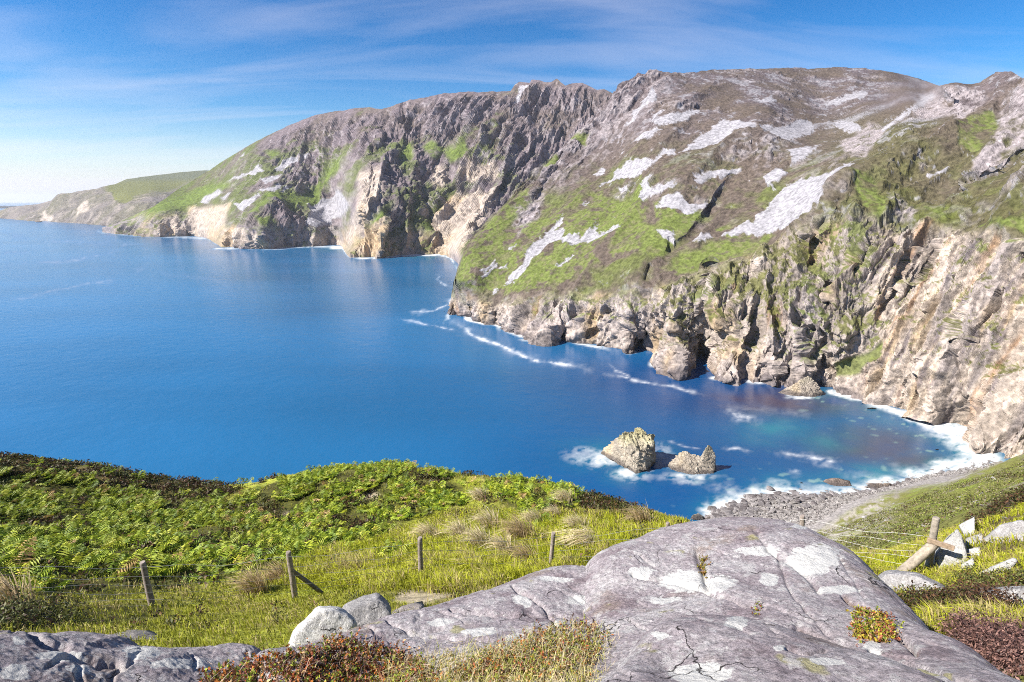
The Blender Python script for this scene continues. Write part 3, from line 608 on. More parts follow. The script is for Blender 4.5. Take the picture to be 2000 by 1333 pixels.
    bb = cmix(np.broadcast_to(PALE*1.05, X.shape + (3,)).copy(), TAN*1.1, sstep(0.0, 0.35, fbm(P@FR2[2][1]*0.06, P@FR2[2][0]*0.012, 2.0, 4))*0.75)
    sa_, sb_ = P@FR2[2][1], P@FR2[2][0]; b1 = fbm(sa_*0.10 + 0.4*n1, sb_*0.010, 7.0, 4, 0.6); b2 = fbm(sa_*0.22, sb_*0.02, 3.0, 3, 0.6)
    bb = cmix(bb, ROCK*0.8, sstep(0.02, 0.25, -b1)*0.65); bb = cmix(bb, ORANGE*1.35, sstep(0.14, 0.34, b1 + 0.3*n2)*0.6); bb = cmix(bb, PALE*1.25, sstep(0.08, 0.3, b2)*0.5); bb = cmix(bb, DARK*1.8, sstep(0.18, 0.36, -b2 + 0.4*n2)*0.6)
    bb = cmix(bb, ROCK*0.9, sstep(0.1, 0.4, n2)*0.4); bb = cmix(bb, DARK*1.8, sstep(0.25, 0.45, n3 + 0.5*n2)*0.4)
    bb = bb*(1 + 0.16*_w2['k1'] + 0.15*_w2['k2'])[..., None]
    rc = lerp(rc, bb, pal[..., None])
    C = lerp(C, rc, low[..., None])
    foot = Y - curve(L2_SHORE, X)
    veg = sstep(0.02, 0.22, n2*0.7 + 0.5*n3 + 0.55*(up - 0.42) + 0.16*np.interp(foot, [-260, -120, -50, 0], [1.3, 0.75, -0.5, -2.0]) - 0.30*pal)*low
    veg *= sstep(-30, -60, foot)
    C = lerp(C, cmix(np.broadcast_to(OLIVE*1.15, X.shape + (3,)).copy(), GRASS, sstep(-.1, .3, n1)*0.7), (veg*0.85)[..., None])
    C = cmix(C, GRASS2*0.95, polys(Xw, Yw, [GREEN2[3]], 4)*0.9)
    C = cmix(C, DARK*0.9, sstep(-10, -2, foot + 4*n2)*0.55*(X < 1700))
    s = polys(X + W_[0]*16 + n2*6, Y + W_[1]*10, SCREE2, 7.0)
    st = fbm(P@FR2[0][1]*0.16, P@FR2[0][0]*0.025, 3.0, 4, 0.6)
    s = sstep(0.40, 0.58, s + 0.5*n3 + 0.55*st + 0.3*n2)
    C = cmix(C, SCREE*(1.06 + 0.35*st)[..., None], s*0.97)
    return rich(C*(1 + (0.35*n3 + 0.2*n2)*(1 - 0.55*s))[..., None], 1.16, 0.82)
RIDGE2 = [(868, 640), (876, 605), (882, 575), (886, 550), (893, 520), (905, 490), (930, 455), (1000, 385), (1050, 330), (1110, 278), (1160, 230), (1190, 195), (1215, 165), (1245, 142), (1300, 140), (1345, 141), (1400, 137), (1500, 133), (1580, 134), (1640, 131), (1700, 134), (1740, 140), (1790, 152), (1835, 168), (1860, 164), (1900, 164), (1915, 163), (1940, 148), (1962, 140), (1975, 142), (2000, 156), (2060, 140), (2200, 110)]
cliff('cliff', 'steep mountainside of pale scree, green turf and tan sea cliffs closing the bay', 870, 2170, 1.75, 430, RIDGE2, L2_SHORE, C2, detail2, paint2, M_CLIFF, back=300, edge_rough=2.0, carve=CARVE2, eo=4.0)

# main far face
RIDGE1 = [(190, 446), (206, 443), (230, 436), (262, 420), (300, 404), (345, 372), (385, 348), (410, 332), (440, 312), (480, 288), (520, 266), (570, 243), (610, 227), (640, 220), (700, 211), (722, 210), (745, 214), (765, 208), (800, 196), (860, 184), (900, 181), (960, 180), (998, 178), (1006, 166), (1015, 161), (1035, 163), (1038, 157), (1066, 160), (1078, 161), (1088, 154), (1104, 168), (1120, 164), (1138, 163), (1165, 176), (1180, 175), (1200, 184), (1260, 190), (1300, 195)]
C1 = [(208,446,2680),(262,421,2660),(345,372,2720),(400,338,2800),(440,312,2680),(520,266,2480),(610,226,2330),(720,211,2130),(800,195,2000),(870,183,1950),(1000,178,1900),(1090,156,1850),(1195,182,1750),(1290,190,1700),
      (262,443,2520),(300,430,2370),(350,410,2460),(350,440,2340),(420,380,2330),(420,440,2020),(480,400,1850),(480,440,1690),(500,310,2230),(560,370,1880),(560,430,1670),(600,300,2090),(620,440,1700),(650,330,1930),(650,400,1810),(650,440,1740),(720,320,1620),(700,400,1440),(745,420,1370),(745,450,1325),(690,270,1930),
      (800,300,1730),(850,350,1600),(790,440,1395),(860,420,1440),(860,460,1360),(830,480,1335),(920,400,1440),(890,450,1350),(960,300,1600),(1050,250,1680),(950,380,1470),(1000,400,1400),(1150,300,1600),(900,260,1760),(1100,450,1300),(1200,600,1200)]
CARVE1 = [([(880, 330), (872, 350)], 9, 30), ([(755, 230), (752, 275), (735, 300)], 9, 28), ([(790, 205), (785, 235)], 7, 25), ([(860, 470), (835, 420), (825, 370), (850, 330), (905, 240)], 10, 30), ([(670, 480), (660, 450)], 8, 20), ([(560, 480), (552, 450)], 7, 18), ([(980, 250), (965, 290)], 6, 20),
          ([(745, 500), (750, 450), (748, 410)], 13, -34), ([(720, 320), (705, 400), (690, 470)], 16, -35), ([(435, 482), (430, 455)], 12, -22), ([(500, 478), (505, 430), (530, 385)], 26, -40), ([(900, 490), (920, 430), (960, 360), (1010, 300)], 14, -30), ([(350, 460), (345, 440)], 8, -14), ([(310, 460), (312, 445)], 6, -12), ([(390, 465), (395, 430)], 6, -14)]
nL1 = np.array([-0.45, -0.75, 0.5]); nL1 /= np.linalg.norm(nL1)
FR1 = [frame((1020, 220), (900, 430), 1750, 1430, nL1), frame((700, 230), (660, 400), 2000, 1640, nL1)]
SCREE1 = z2([[(1200,600),(1270,580),(1310,540),(1360,580),(1365,620),(1340,650),(1290,660),(1240,690),(1195,670),(1210,630)], [(1070,450),(1110,432),(1160,415),(1165,435),(1120,455),(1080,470)], [(960,480),(1010,445),(1030,460),(990,485)], [(1020,500),(1060,485),(1100,480),(1090,495),(1030,520)], [(1000,545),(1070,528),(1110,520),(1095,535),(1020,550)], [(1100,545),(1140,520),(1145,530),(1110,548)],
 [(890,510),(930,490),(960,482),(940,500)], [(920,600),(1010,560),(1000,590),(950,625)], [(785,590),(800,570),(850,545),(870,555),(830,580),(810,600)], [(860,570),(900,555),(880,580)], [(2008, 215), (2030, 140), (2060, 145), (2020, 210)], [(1180, 410), (1200, 400), (1195, 420)], [(940, 410), (960, 395), (955, 410)]], 0, 100, 0.5)
PALE1 = z2([[(1355,760),(1370,690),(1400,600),(1410,480),(1445,430),(1480,450),(1495,560),(1480,600),(1440,680),(1400,720)], [(1390,770),(1440,690),(1510,650),(1515,720),(1505,790),(1400,800)], [(1690,800),(1700,640),(1760,560),(1880,540),(1960,540),(1900,640),(1840,740),(1790,800)], [(1790,480),(1830,430),(1940,440),(1930,490),(1840,510)], [(860,765),(870,690),(930,690),(1010,720),(1040,760)], [(720,720),(740,610),(800,610),(900,600),(870,690),(840,730)], [(1690,520),(1700,440),(1750,460),(1740,520)], [(1200, 760), (1220, 720), (1340, 740), (1360, 770)], [(600,715),(640,650),(700,640),(720,725)]], 0, 100, 0.5)
GREEN1 = z2([[(455,665),(560,620),(680,570),(830,520),(900,520),(850,560),(760,590),(700,620),(600,650),(520,675)], [(1030,555),(1100,550),(1200,560),(1260,500),(1320,420),(1340,400),(1330,450),(1260,550),(1240,600),(1180,605),(1100,585),(1040,580)], [(1040,400),(1090,385),(1100,410),(1060,420)], [(960,640),(1040,580),(1060,590),(1000,640)], [(1440,690),(1500,600),(1520,600),(1510,640),(1460,680)], [(1650,380),(1690,350),(1740,390),(1700,430),(1660,410)], [(1740,400),(1820,350),(1830,400),(1760,440)], [(1660,780),(1650,680),(1680,660),(1680,760)], [(1560,400),(1600,370),(1620,420),(1580,450)], [(1000,650),(1060,640),(1110,720),(1090,750),(1020,700)], [(1200,740),(1260,690),(1340,690),(1340,730)]], 0, 100, 0.5)
def detail1(X, Y, P, Nn, D):
    r = lerp(ribs(P, FR1[1], 46, 330, 5, 1.0), ribs(P, FR1[0], 44, 380, 5, 4.0), sstep(740, 880, X))
    g = polys(X, Y, GREEN1 + SCREE1, 6)
    lowd = curve(L1_SHORE, X) - Y
    base = np.interp(X, [200, 330, 420, 600, 760], [0.12, 0.25, 0.5, 0.85, 1.0])
    rough = np.maximum(base, sstep(42, 20, lowd)*0.9)*(1 - 0.8*g)
    big = fbm(P[..., 0]*0.005, P[..., 1]*0.005, P[..., 2]*0.005, 3)*22
    fine = fbm(P[..., 0]*0.03, P[..., 1]*0.03, P[..., 2]*0.03, 4, 0.6)
    blk = ridged(P[..., 0]*0.028, P[..., 1]*0.028, P[..., 2]*0.018, 4)
    fade = sstep(0, 26, Y - curve(RIDGE1, X))*0.92 + 0.08
    return (big*sstep(0, 30, lowd) + rough*((r - 0.35)*34 + fine*7 + lerp(blocks(P, FR1[1], 34, 80), blocks(P, FR1[0], 34, 90, 3.0), sstep(740, 880, X))*8 + lerp(blocks(P, FR1[1], 15, 32, 5.0), blocks(P, FR1[0], 15, 34, 6.0), sstep(740, 880, X))*3.5))*fade
def paint1(X, Y, P, Nn, N2, disp):
    n1 = fbm(P[..., 0]*0.008, P[..., 1]*0.008, P[..., 2]*0.008, 4); n2 = fbm(P[..., 0]*0.03, P[..., 1]*0.03, P[..., 2]*0.03, 4, 0.6); n3 = fbm(P[..., 0]*0.1, P[..., 1]*0.1, P[..., 2]*0.1, 3, 0.6)
    Xw = X + 7*fbm(X*0.05, Y*0.05, 1, 4); Yw = Y + 7*fbm(X*0.05, Y*0.05, 5, 4)
    up = N2[..., 2]; lowd = curve(L1_SHORE, X) - Y
    C = np.broadcast_to(PURP*1.1, X.shape + (3,)).copy()
    C = cmix(C, HEATH*0.95, sstep(-.2, .3, n1)*0.6); C = cmix(C, DARK*1.4, sstep(0.0, 0.3, n2 - 0.3*n3)*sstep(330, 240, Y)*0.4)
    C = cmix(C, OLIVE*0.9, sstep(560, 350, X)*0.7)
    C = cmix(C, GRASS*0.85, sstep(0.0, 0.3, n1 + 0.4*n2 + 0.3*(up - 0.5) + 0.5*sstep(230, 330, Y) - 0.35)*0.7)
    C = cmix(C, ROCK*0.95, sstep(0.05, 0.32, n2 + 0.4*n3 + 0.8*(0.5 - up))*0.75)
    C = cmix(C, GRASS*1.05, polys(Xw, Yw, GREEN1, 5)*sstep(-.5, -.1, n2)*0.9)
    low = sstep(52, 26, lowd + 14*n2)
    rc = cmix(np.broadcast_to(ROCK*0.9, X.shape + (3,)).copy(), TAN*0.9, sstep(-.15, .3, n1 + 0.4*n2)*0.8); rc = cmix(rc, DARK*1.4, sstep(0.0, 0.4, n3 + n2)*0.45)
    C = lerp(C, rc, (low*0.85)[..., None])
    pl = polys(Xw, Yw, PALE1, 6)
    pc = cmix(np.broadcast_to(PALE*1.0, X.shape + (3,)).copy(), TAN*1.1, sstep(-.1, .35, n1 + 0.5*n2)*0.7); pc = cmix(pc, DARK*1.8, sstep(0.15, 0.45, n3 + 0.3*n2)*0.4)
    C = lerp(C, pc, (pl*sstep(-.6, -.2, n2)*0.92)[..., None])
    C = cmix(C, GRASS*0.95, sstep(0.1, 0.3, n2 + 0.6*(up - 0.45))*low*(1 - pl)*0.7)
    C = cmix(C, SCREE*0.95, sstep(0.4, 0.62, polys(Xw, Yw, SCREE1, 5) + 0.5*n3 + 0.4*n2))
    return rich(C*(1 + 0.35*n3 + 0.2*n2)[..., None], 1.16, 0.98)
cliff('mountain_cliff', 'high purple-brown mountain face of ribs and gullies falling to the sea', 200, 1300, 1.9, 260, RIDGE1, L1_SHORE, C1, detail1, paint1, M_FAR, back=700, edge_rough=1.6, carve=CARVE1, pad=8)

# far headland
RIDGE0 = [(-300, 420), (-60, 418), (0, 411), (20, 405), (45, 402), (75, 399), (100, 392), (112, 380), (120, 378), (137, 378), (150, 374), (190, 369), (200, 365), (225, 360), (248, 350), (300, 343), (350, 337), (400, 333), (470, 334)]
C0 = [(0,411,5700),(75,399,5100),(120,379,4700),(190,369,4350),(248,350,4800),(300,343,5000),(400,333,5200),(470,334,5200),(150,405,4200),(190,395,3950),(250,380,3850),(230,405,3620),(300,380,3700),(330,390,3550),(300,360,4300),(400,370,3900),(100,420,4500),(-200,415,6800)]
def detail0(X, Y, P, Nn, D):
    lowd = curve(L0_SHORE, X) - Y
    r = ridged(P[..., 0]*0.006, P[..., 1]*0.006, P[..., 2]*0.003, 4)
    rough = np.maximum(sstep(-4, 6, Y - curve([(-300, 400), (215, 370), (230, 392), (300, 376), (330, 372), (400, 345)], X)), 0.08)
    return rough*((r - 0.35)*48 + 14*fbm(P[..., 0]*0.02, P[..., 1]*0.02, P[..., 2]*0.02, 3))*sstep(0, 6, Y - curve(RIDGE0, X))
def paint0(X, Y, P, Nn, N2, disp):
    n1 = fbm(P[..., 0]*0.004, P[..., 1]*0.004, P[..., 2]*0.004, 4); n2 = fbm(P[..., 0]*0.02, P[..., 1]*0.02, P[..., 2]*0.02, 4)
    C = cmix(np.broadcast_to(np.array((0.16, 0.14, 0.13)), X.shape + (3,)).copy(), OLIVE, sstep(-.2, .3, n1)*0.5)
    top = sstep(4, -4, Y - curve([(-300, 400), (190, 371), (218, 378), (225, 396), (245, 398), (262, 384), (300, 374), (330, 375), (400, 345)], X) + 6*n2)*sstep(195, 215, X)
    C = cmix(C, np.array((0.125, 0.13, 0.045)), top); C = cmix(C, np.array((0.10, 0.11, 0.07)), top*sstep(358, 348, Y)*0.8)
    C = cmix(C, PALE*0.8, sstep(0.05, 0.3, n2 + 0.2*n1)*(1 - top)*0.5)
    C = cmix(C, PALE*1.1, polys(X, Y, [[(80, 432), (88, 412), (94, 422), (104, 422), (106, 432)], [(150, 425), (155, 400), (172, 390), (172, 412)]], 3)*0.8)
    return C
cliff('headland', 'low hazy headland running out to sea at the far end of the cliffs', -280, 460, 1.9, 110, RIDGE0, L0_SHORE, C0, detail0, paint0, M_FAR, back=900, edge_rough=0.8, pad=6)
#PART2
# ------------------------------------------------------------------ near ground (polar grid round the viewpoint)
def c2(px, r, z):
    dx, dy, dz = ray(px, 1000.0); return (math.atan2(float(dx), float(dy)), math.log(r), (EYE - z)/r)
def c3(px, py, r):
    dx, dy, dz = ray(px, py); return (math.atan2(float(dx), float(dy)), math.log(r), -float(dz))
class Polar:
    def __init__(self, ctrl, sa=0.35, sl=0.6, lam=1e-5):
        a, l, t = zip(*ctrl); self.T = TPS(a, l, np.array(t), sa, sl, lam)
    def z(self, az, ln): return EYE - np.exp(ln)*self.T(az, ln)
GC = [c3(*c) for c in [(298,1188,13.4),(578,1168,12.8),(822,1130,12.9),(1075,1108,14.9),(1305,1090,15.5),(1567,1080,15.5),(1812,1115,15.1),(-300,1200,14),(2300,1120,15),(100,1190,13.6),
  (450,1240,9),(150,1240,9.5),(700,1195,9.5),(850,1168,10.5),(1150,1135,12),(1780,1195,8.5),(1950,1258,6),(2000,1190,9),(1000,1520,2.2),(1700,1470,3.0),(200,1350,4.6),(-100,1340,5),(900,1250,6),(1400,1180,7),(500,1290,6.5),(1300,1560,2.0),(2000,1420,3.4),(600,1450,3.2),
  (300,1080,22),(600,1080,20),(850,1060,19),(1050,1050,20),(1200,1060,18),(100,1000,34),(400,1020,30),(700,1000,28),(900,1000,26),(1100,1010,24),(1250,1035,21.5),(-300,1000,34),(100,1090,21),
  (0,897,46),(100,905,45.5),(200,917,44.5),(300,934,43),(400,949,41.5),(460,958,41),(500,955,40.5),(560,941,39.5),(0,943,40),(100,948,39.5),(200,956,38.5),(300,966,37.5),(-300,940,40),(650,926,38),(760,916,37),(840,921,36),(900,933,35),(1000,943,33),(1080,953,31),(1150,972,30),(1200,986,28),(1280,1004,27),(1345,1023,26),(-400,888,46),
  (1700,1060,60),(1800,1030,60),(1900,1000,60),(2000,955,52),(1700,1090,25),(1850,1080,22),(1880,1117,14.6),(1900,1078,15.8),(1915,1042,17.6),(1960,1012,19.5),(1990,1062,16.2),(1980,1112,13.5),(2030,975,22),(1900,950,150),(1800,980,140),(1750,1010,110),(1650,1040,150),(2000,930,110),(2000,890,200),(1950,910,240),(1870,930,290),(1800,945,272),(1700,975,244),(1650,1000,228),(1600,1035,208),(2100,860,210),(2300,800,210),(2200,900,100),(1560,1045,200)]]
for _x, _y, _r in [(-400,888,46),(-200,890,46),(0,897,46),(100,905,45.5),(200,917,44.5),(300,934,43),(400,949,41.5),(500,955,40.5),(650,926,38),(760,916,37),(900,933,35),(1000,943,33),(1150,972,30),(1280,1004,27)]:
    GC.append(c2(_x, _r*1.14, EYE + float(ray(_x, _y)[2])*_r - 0.14*_r*1.0)); GC += [c3(_x, _y, _r)] if _x == -200 else []
for px in (-350, 0, 300, 600, 900, 1150): GC += [c2(px, 72, 72), c2(px, 105, 30), c2(px, 150, -10), c2(px, 300, -20)]
GC += [c2(1330, 55, 84), c2(1330, 110, 45), c2(1330, 165, 8), c2(1330, 200, -4), c2(1330, 300, -14), c2(1450, 40, 92), c2(1450, 100, 55), c2(1450, 165, 18)]
for px, py in BEACH_WL[1:-1]:
    r = float(sea_range(px, py)); GC += [c2(px, r, 0.2), c2(px, r*1.14, -6)]
GC += [c2(1700, 400, -16), c2(2000, 270, 22), c2(2000, 330, 0), c2(2000, 420, -14), c2(2150, 330, 16), c2(2150, 420, -10)]
GROUND = Polar(GC)
NA, NL = 580, 380
g_az = np.linspace(math.radians(-50), math.radians(52), NA); g_ln = np.concatenate([np.linspace(math.log(1.3), math.log(60), 260), np.linspace(math.log(61), math.log(420), 120)])
AZ, LN = np.meshgrid(g_az, g_ln); RR = np.exp(LN)
GX, GY = RR*np.sin(AZ), RR*np.cos(AZ); GZ0 = GROUND.z(AZ, LN)
_lm = sstep(1330, 1300, 1000 + FPX*np.tan(AZ)/0.9); GZ0 = np.where((RR > 60), np.minimum(GZ0, lerp(900.0, np.interp(RR, [60, 75, 105, 140, 150, 500], [90, 75, 34, -4, -15, -30]), _lm)), GZ0)
_p = np.stack([GX, GY, GZ0], -1); PX, PY = to_px(_p)
BRACK = [[(-60, 925), (60, 925), (150, 938), (300, 962), (440, 975), (520, 950), (600, 930), (700, 915), (780, 908), (850, 925), (905, 945), (900, 985), (840, 1000), (760, 1040), (680, 1060), (560, 1090), (480, 1120), (330, 1150), (220, 1180), (60, 1200), (-60, 1210)], [(960, 945), (1020, 935), (1080, 945), (1120, 965), (1110, 1000), (1040, 1005), (980, 990)], [(160, 1190), (330, 1185), (330, 1210), (180, 1225)]]
HEATHB = [[(-60, 885), (100, 900), (250, 920), (400, 945), (465, 955), (440, 975), (300, 965), (150, 945), (-60, 925)], [(1120, 960), (1180, 975), (1260, 1000), (1280, 1020), (1200, 1010), (1130, 990)]]
LAWN = [[(520, 1120), (640, 1075), (740, 1055), (840, 1010), (930, 990), (1000, 1000), (1120, 1000), (1200, 1005), (1345, 1020), (1300, 1060), (1170, 1090), (1080, 1120), (900, 1160), (700, 1150), (560, 1150)]]
PATHS = [[(770, 1175), (800, 1150), (850, 1148), (900, 1160), (870, 1180), (820, 1190)], [(540, 1000), (590, 985), (650, 1000), (600, 1015)], [(690, 955), (720, 950), (740, 965), (700, 970)]]
hum = fbm(GX*0.35, GY*0.35, 1.7, 4); hum2 = fbm(GX*1.6, GY*1.6, 4.7, 3)
rightw = sstep(1540, 1640, PX)*sstep(17, 26, RR)
amp = np.clip(RR*0.012, 0.02, 0.32)
big = fbm(GX*0.03, GY*0.03, 3.3, 4)
GZ = GZ0 + hum*amp*1.2 + hum2*np.minimum(amp, 0.12)*0.8 + rightw*sstep(20, 120, RR)*(big*2.5 + fbm(GX*0.15, GY*0.15, 6, 3)*0.9)*sstep(3, 12, GZ0)
BND = [(1340, 1070), (1560, 1062), (1600, 1038), (1650, 1003), (1700, 977), (1800, 948), (1870, 932), (1950, 906), (2000, 880), (2200, 780)]
is_beach = (PX > 1335) & (RR > 150) & (PY + hum*6 < curve(BND, PX)) & (PX < 2010)
beach_s = np.where((PX > 1335) & (RR > 150) & (PX < 2010), sstep(14, -6, PY + 26*big + 10*hum - curve(BND, PX)), 0)
def near_paint():
    pxw, pyw = PX + hum*16, PY + hum*10
    tur = np.array((0.25, 0.265, 0.035)); C = np.broadcast_to(tur, PX.shape + (3,)).copy()
    C = cmix(C, (0.24, 0.20, 0.08), sstep(0.0, 0.4, hum2 + 0.4*hum)*0.6); C = cmix(C, (0.09, 0.06, 0.035), sstep(0.2, 0.45, hum - 0.4*hum2)*0.6)
    C = cmix(C, (0.06, 0.06, 0.018), polys(pxw, pyw, BRACK, 8)*0.9)
    C = cmix(C, (0.075, 0.05, 0.028), polys(pxw, pyw, HEATHB, 6)*0.85)
    C = cmix(C, (0.25, 0.31, 0.035), polys(pxw, pyw, LAWN, 8)*(0.75 + 0.5*hum2))
    C = cmix(C, (0.42, 0.34, 0.26), polys(pxw, pyw, PATHS, 6)*0.75)
    h1 = fbm(GX*0.12, GY*0.12, 8.8, 4); h2 = fbm(GX*0.6, GY*0.6, 2.8, 3)
    R = np.broadcast_to(np.array((0.165, 0.165, 0.045)), PX.shape + (3,)).copy()
    R = cmix(R, (0.20, 0.25, 0.04), sstep(-.05, .3, h1)*0.8); R = cmix(R, (0.09, 0.085, 0.03), sstep(0.05, .3, h2 + 0.3*h1)*0.7); R = cmix(R, (0.30, 0.26, 0.24), sstep(0.12, .35, big*0.6 + h2*0.7)*0.7)
    R = cmix(R, (0.10, 0.08, 0.04), sstep(0.18, .4, fbm(GX*0.25, GY*0.25, 1.8, 3))*0.5)
    # thin soil and rubble above the beach
    R = cmix(R, (0.38, 0.34, 0.31), sstep(70, 10, line_dist(PX, PY, [(1560, 1060), (1620, 1040), (1700, 1000)]))*sstep(-.25, .15, h2 + h1*0.5)*0.75)
    C = lerp(C, R, sstep(1500, 1620, PX)[..., None])
    C = cmix(C, (0.25, 0.30, 0.035), polys(pxw, pyw, [[(1700, 1085), (1790, 1070), (1860, 1110), (1830, 1125), (1720, 1115)], [(1770, 1180), (1900, 1200), (2010, 1215), (2010, 1260), (1900, 1240), (1830, 1240)], [(1800, 1120), (1880, 1110), (1860, 1140), (1820, 1135)]], 6)*0.85)
    C = cmix(C, (0.09, 0.055, 0.045), polys(pxw, pyw, [[(1905, 1015), (1990, 985), (2010, 1000), (1960, 1030), (1920, 1045)], [(1930, 1070), (1990, 1065), (2010, 1100), (1960, 1095), (1930, 1100)]], 5)*0.8)
    pb = np.array((0.31, 0.285, 0.27))*(1 + 0.35*fbm(GX*0.5, GY*0.5, 5, 3))[..., None]
    C = lerp(C, pb, beach_s[..., None])
    return C
NC = near_paint()
def build_near():
    P = np.stack([GX, GY, GZ], -1)
    kb = is_beach[:-1, :-1] | is_beach[1:, 1:]
    zq = np.maximum(np.maximum(GZ[:-1, :-1], GZ[1:, 1:]), np.maximum(GZ[1:, :-1], GZ[:-1, 1:]))
    for nm, keep, lab in (('hillside', (~kb) & (zq > -4), 'rough green hillside of turf, heath and bracken below the viewpoint'), ('beach', kb & (zq > -4), 'grey shingle beach curving round the head of the bay')):
        V, F, C = compact(P.reshape(-1, 3), grid_faces(*GZ.shape, keep=keep)[:, ::-1], NC.reshape(-1, 3))
        o = obj(nm, mesh_np(nm, V, F, M_TURF if nm == 'hillside' else M_STACK, C, True)); tag(o, lab, kind='structure')
build_near()
def interp_grid(A, x, y):
    az = np.arctan2(x, y); ln = np.log(np.hypot(x, y))
    i = np.clip((az - g_az[0])/(g_az[1]-g_az[0]), 0, NA - 1.001); j = np.clip(np.interp(ln, g_ln, np.arange(NL)), 0, NL - 1.001)
    i0 = i.astype(int); j0 = j.astype(int); fi = i - i0; fj = j - j0
    return A[j0, i0]*(1-fi)*(1-fj) + A[j0, i0+1]*fi*(1-fj) + A[j0+1, i0]*(1-fi)*fj + A[j0+1, i0+1]*fi*fj
def gz(x, y): return interp_grid(GZ, np.asarray(x, float), np.asarray(y, float))

def ground_r(px, py):
    dx, dy, dz = [float(v) for v in ray(px, py)]; ls = np.linspace(math.log(3.5), math.log(400), 900); r = np.exp(ls)
    h = gz(dx*r, dy*r) > EYE + dz*r; i = int(np.argmax(h)); return float(r[i]) if h.any() else 60.0
# ------------------------------------------------------------------ the big lichened outcrops in front
LICH = {'A': [(1345,1138,48,18),(1405,1142,30,16),(1570,1028,26,5),(1590,1095,50,26),(1640,1148,42,8),(1480,1075,40,8),(1255,1120,26,10),(1500,1130,18,12),(1700,1260,16,10),(1300,1170,30,8)],
        'B': [(1190,1195,42,24),(1160,1172,40,10),(935,1232,30,7),(1020,1172,17,10),(860,1215,25,6),(1085,1130,26,6),(700,1262,25,7),(1010,1245,18,10),(1090,1220,12,10)],
        'C': [(1370,1312,56,21),(1436,1212,22,9),(1520,1262,14,6),(1290,1240,14,6),(1620,1290,30,8)],
        'D': [(110,1287,46,11),(275,1276,36,14),(350,1300,58,9),(25,1322,26,12),(150,1312,26,9),(420,1310,30,7),(30,1258,10,8)]}
OUT = {}
def behind(lst, fr=1.3, dz=1.1, dpx=0):
    o = []
    for px, py, r in lst:
        z = EYE + float(ray(px, py)[2])*r; o.append(c2(px + dpx, r*fr, z - dz))
    return o
def outcrop(name, label, key, edge, inner, hidden, x0, x1, r0, r1, na, nl, bmp=1.0, crease=(), rough_k=1.0):
    S = Polar([c3(*c) for c in edge + inner] + hidden, 0.25, 0.4, 3e-5)
    a0 = c2(x0, 3, 117)[0]; a1 = c2(x1, 3, 117)[0]
    A, Ln = np.meshgrid(np.linspace(a0, a1, na), np.linspace(math.log(r0), math.log(r1), nl)); R = np.exp(Ln)
    z = S.z(A, Ln); P = np.stack([R*np.sin(A), R*np.cos(A), z], -1)
    X, Y = to_px(P)
    Nn = grid_normals(P); Nn[Nn[..., 2] < 0] *= -1
    sc = bmp; q = P*1.0
    d = 0.030*fbm(q[..., 0]*1.3, q[..., 1]*1.3, q[..., 2]*1.3, 3) + 0.010*fbm(q[..., 0]*7, q[..., 1]*7, q[..., 2]*7, 4, 0.6)
    st = ridged(q[..., 0]*2.6 + q[..., 1]*1.2 + 0.25*fbm(q[..., 0]*3, q[..., 1]*3, 4.0, 3), (q[..., 1] - q[..., 0])*0.35, q[..., 2]*0.8, 3); d = d - 0.022*sstep(0.70, 0.98, st) + 0.004*ridged(q[..., 0]*9, q[..., 1]*5, q[..., 2]*9, 3) + 0.010*cell((q[..., 0] + q[..., 1]*0.6)*1.5, (q[..., 1] - q[..., 0]*.6)*0.55, q[..., 2]*1.2)*rough_k
    pit = fbm(q[..., 0]*16, q[..., 1]*16, q[..., 2]*16, 2, 0.6); d = d + 0.006*pit
    for pts, wd, dep in crease:
        d = d - dep*np.exp(-(line_dist(X + 8*noise3(X*0.04, Y*0.04, 1.0), Y + 5*noise3(X*0.05, Y*0.05, 4.0), pts)/wd)**2)
    P = P + Nn*(d*sc)[..., None]
    n1 = fbm(q[..., 0]*3, q[..., 1]*3, q[..., 2]*3, 4, 0.6); n2 = fbm(q[..., 0]*12, q[..., 1]*12, q[..., 2]*12, 4, 0.65); n3 = fbm(q[..., 0]*24, q[..., 1]*24, q[..., 2]*24, 2, 0.6)
    C = np.broadcast_to(np.array((0.265, 0.238, 0.248)), X.shape + (3,)).copy()
    C = cmix(C, (0.33, 0.31, 0.315), sstep(-.1, .35, n1)*0.7); C = cmix(C, (0.165, 0.132, 0.142), sstep(.05, .4, -n1 + 0.3*n2)*0.7)
    C = cmix(C, (0.20, 0.155, 0.12), sstep(.15, .4, fbm(q[..., 0]*2, q[..., 1]*2, 9.0, 3))*0.5)
    C = cmix(C, (0.085, 0.07, 0.075), sstep(.20, .42, n2 + 0.5*n3 - 0.15*n1)*0.55)
    C = cmix(C, (0.36, 0.345, 0.345), sstep(.12, .22, n1*0.6 + n2*0.6 + 0.4*n3)*0.75)
    C = cmix(C, (0.24, 0.23, 0.09), sstep(.30, .42, fbm(q[..., 0]*4 + 3, q[..., 1]*4, 1.0, 4))*0.6)
    Xw, Yw = X + n2*34 + n1*34, Y + n2*20 + n1*18
    lich = np.zeros_like(X)
    for cx, cy, rx, ry in LICH[key]: lich = np.maximum(lich, np.clip((1.45 - np.hypot((X + n1*20 - cx)/rx, (Y + n1*10 - cy)/ry))*1.25, 0, 1.15))
    for pts, wd, dep in crease:
        if dep > 0.05: C = cmix(C, (0.13, 0.09, 0.07), 0.7*np.exp(-(line_dist(X, Y, pts)/(wd*0.8))**2))
    C = rich(C*(1 + 0.25*n3)[..., None], 1.25, 1.0)
    g = gz(P[..., 0], P[..., 1]); ok = P[..., 2] > g - 0.35
    k = ok[:-1, :-1] | ok[1:, 1:]
    OUT[key] = S
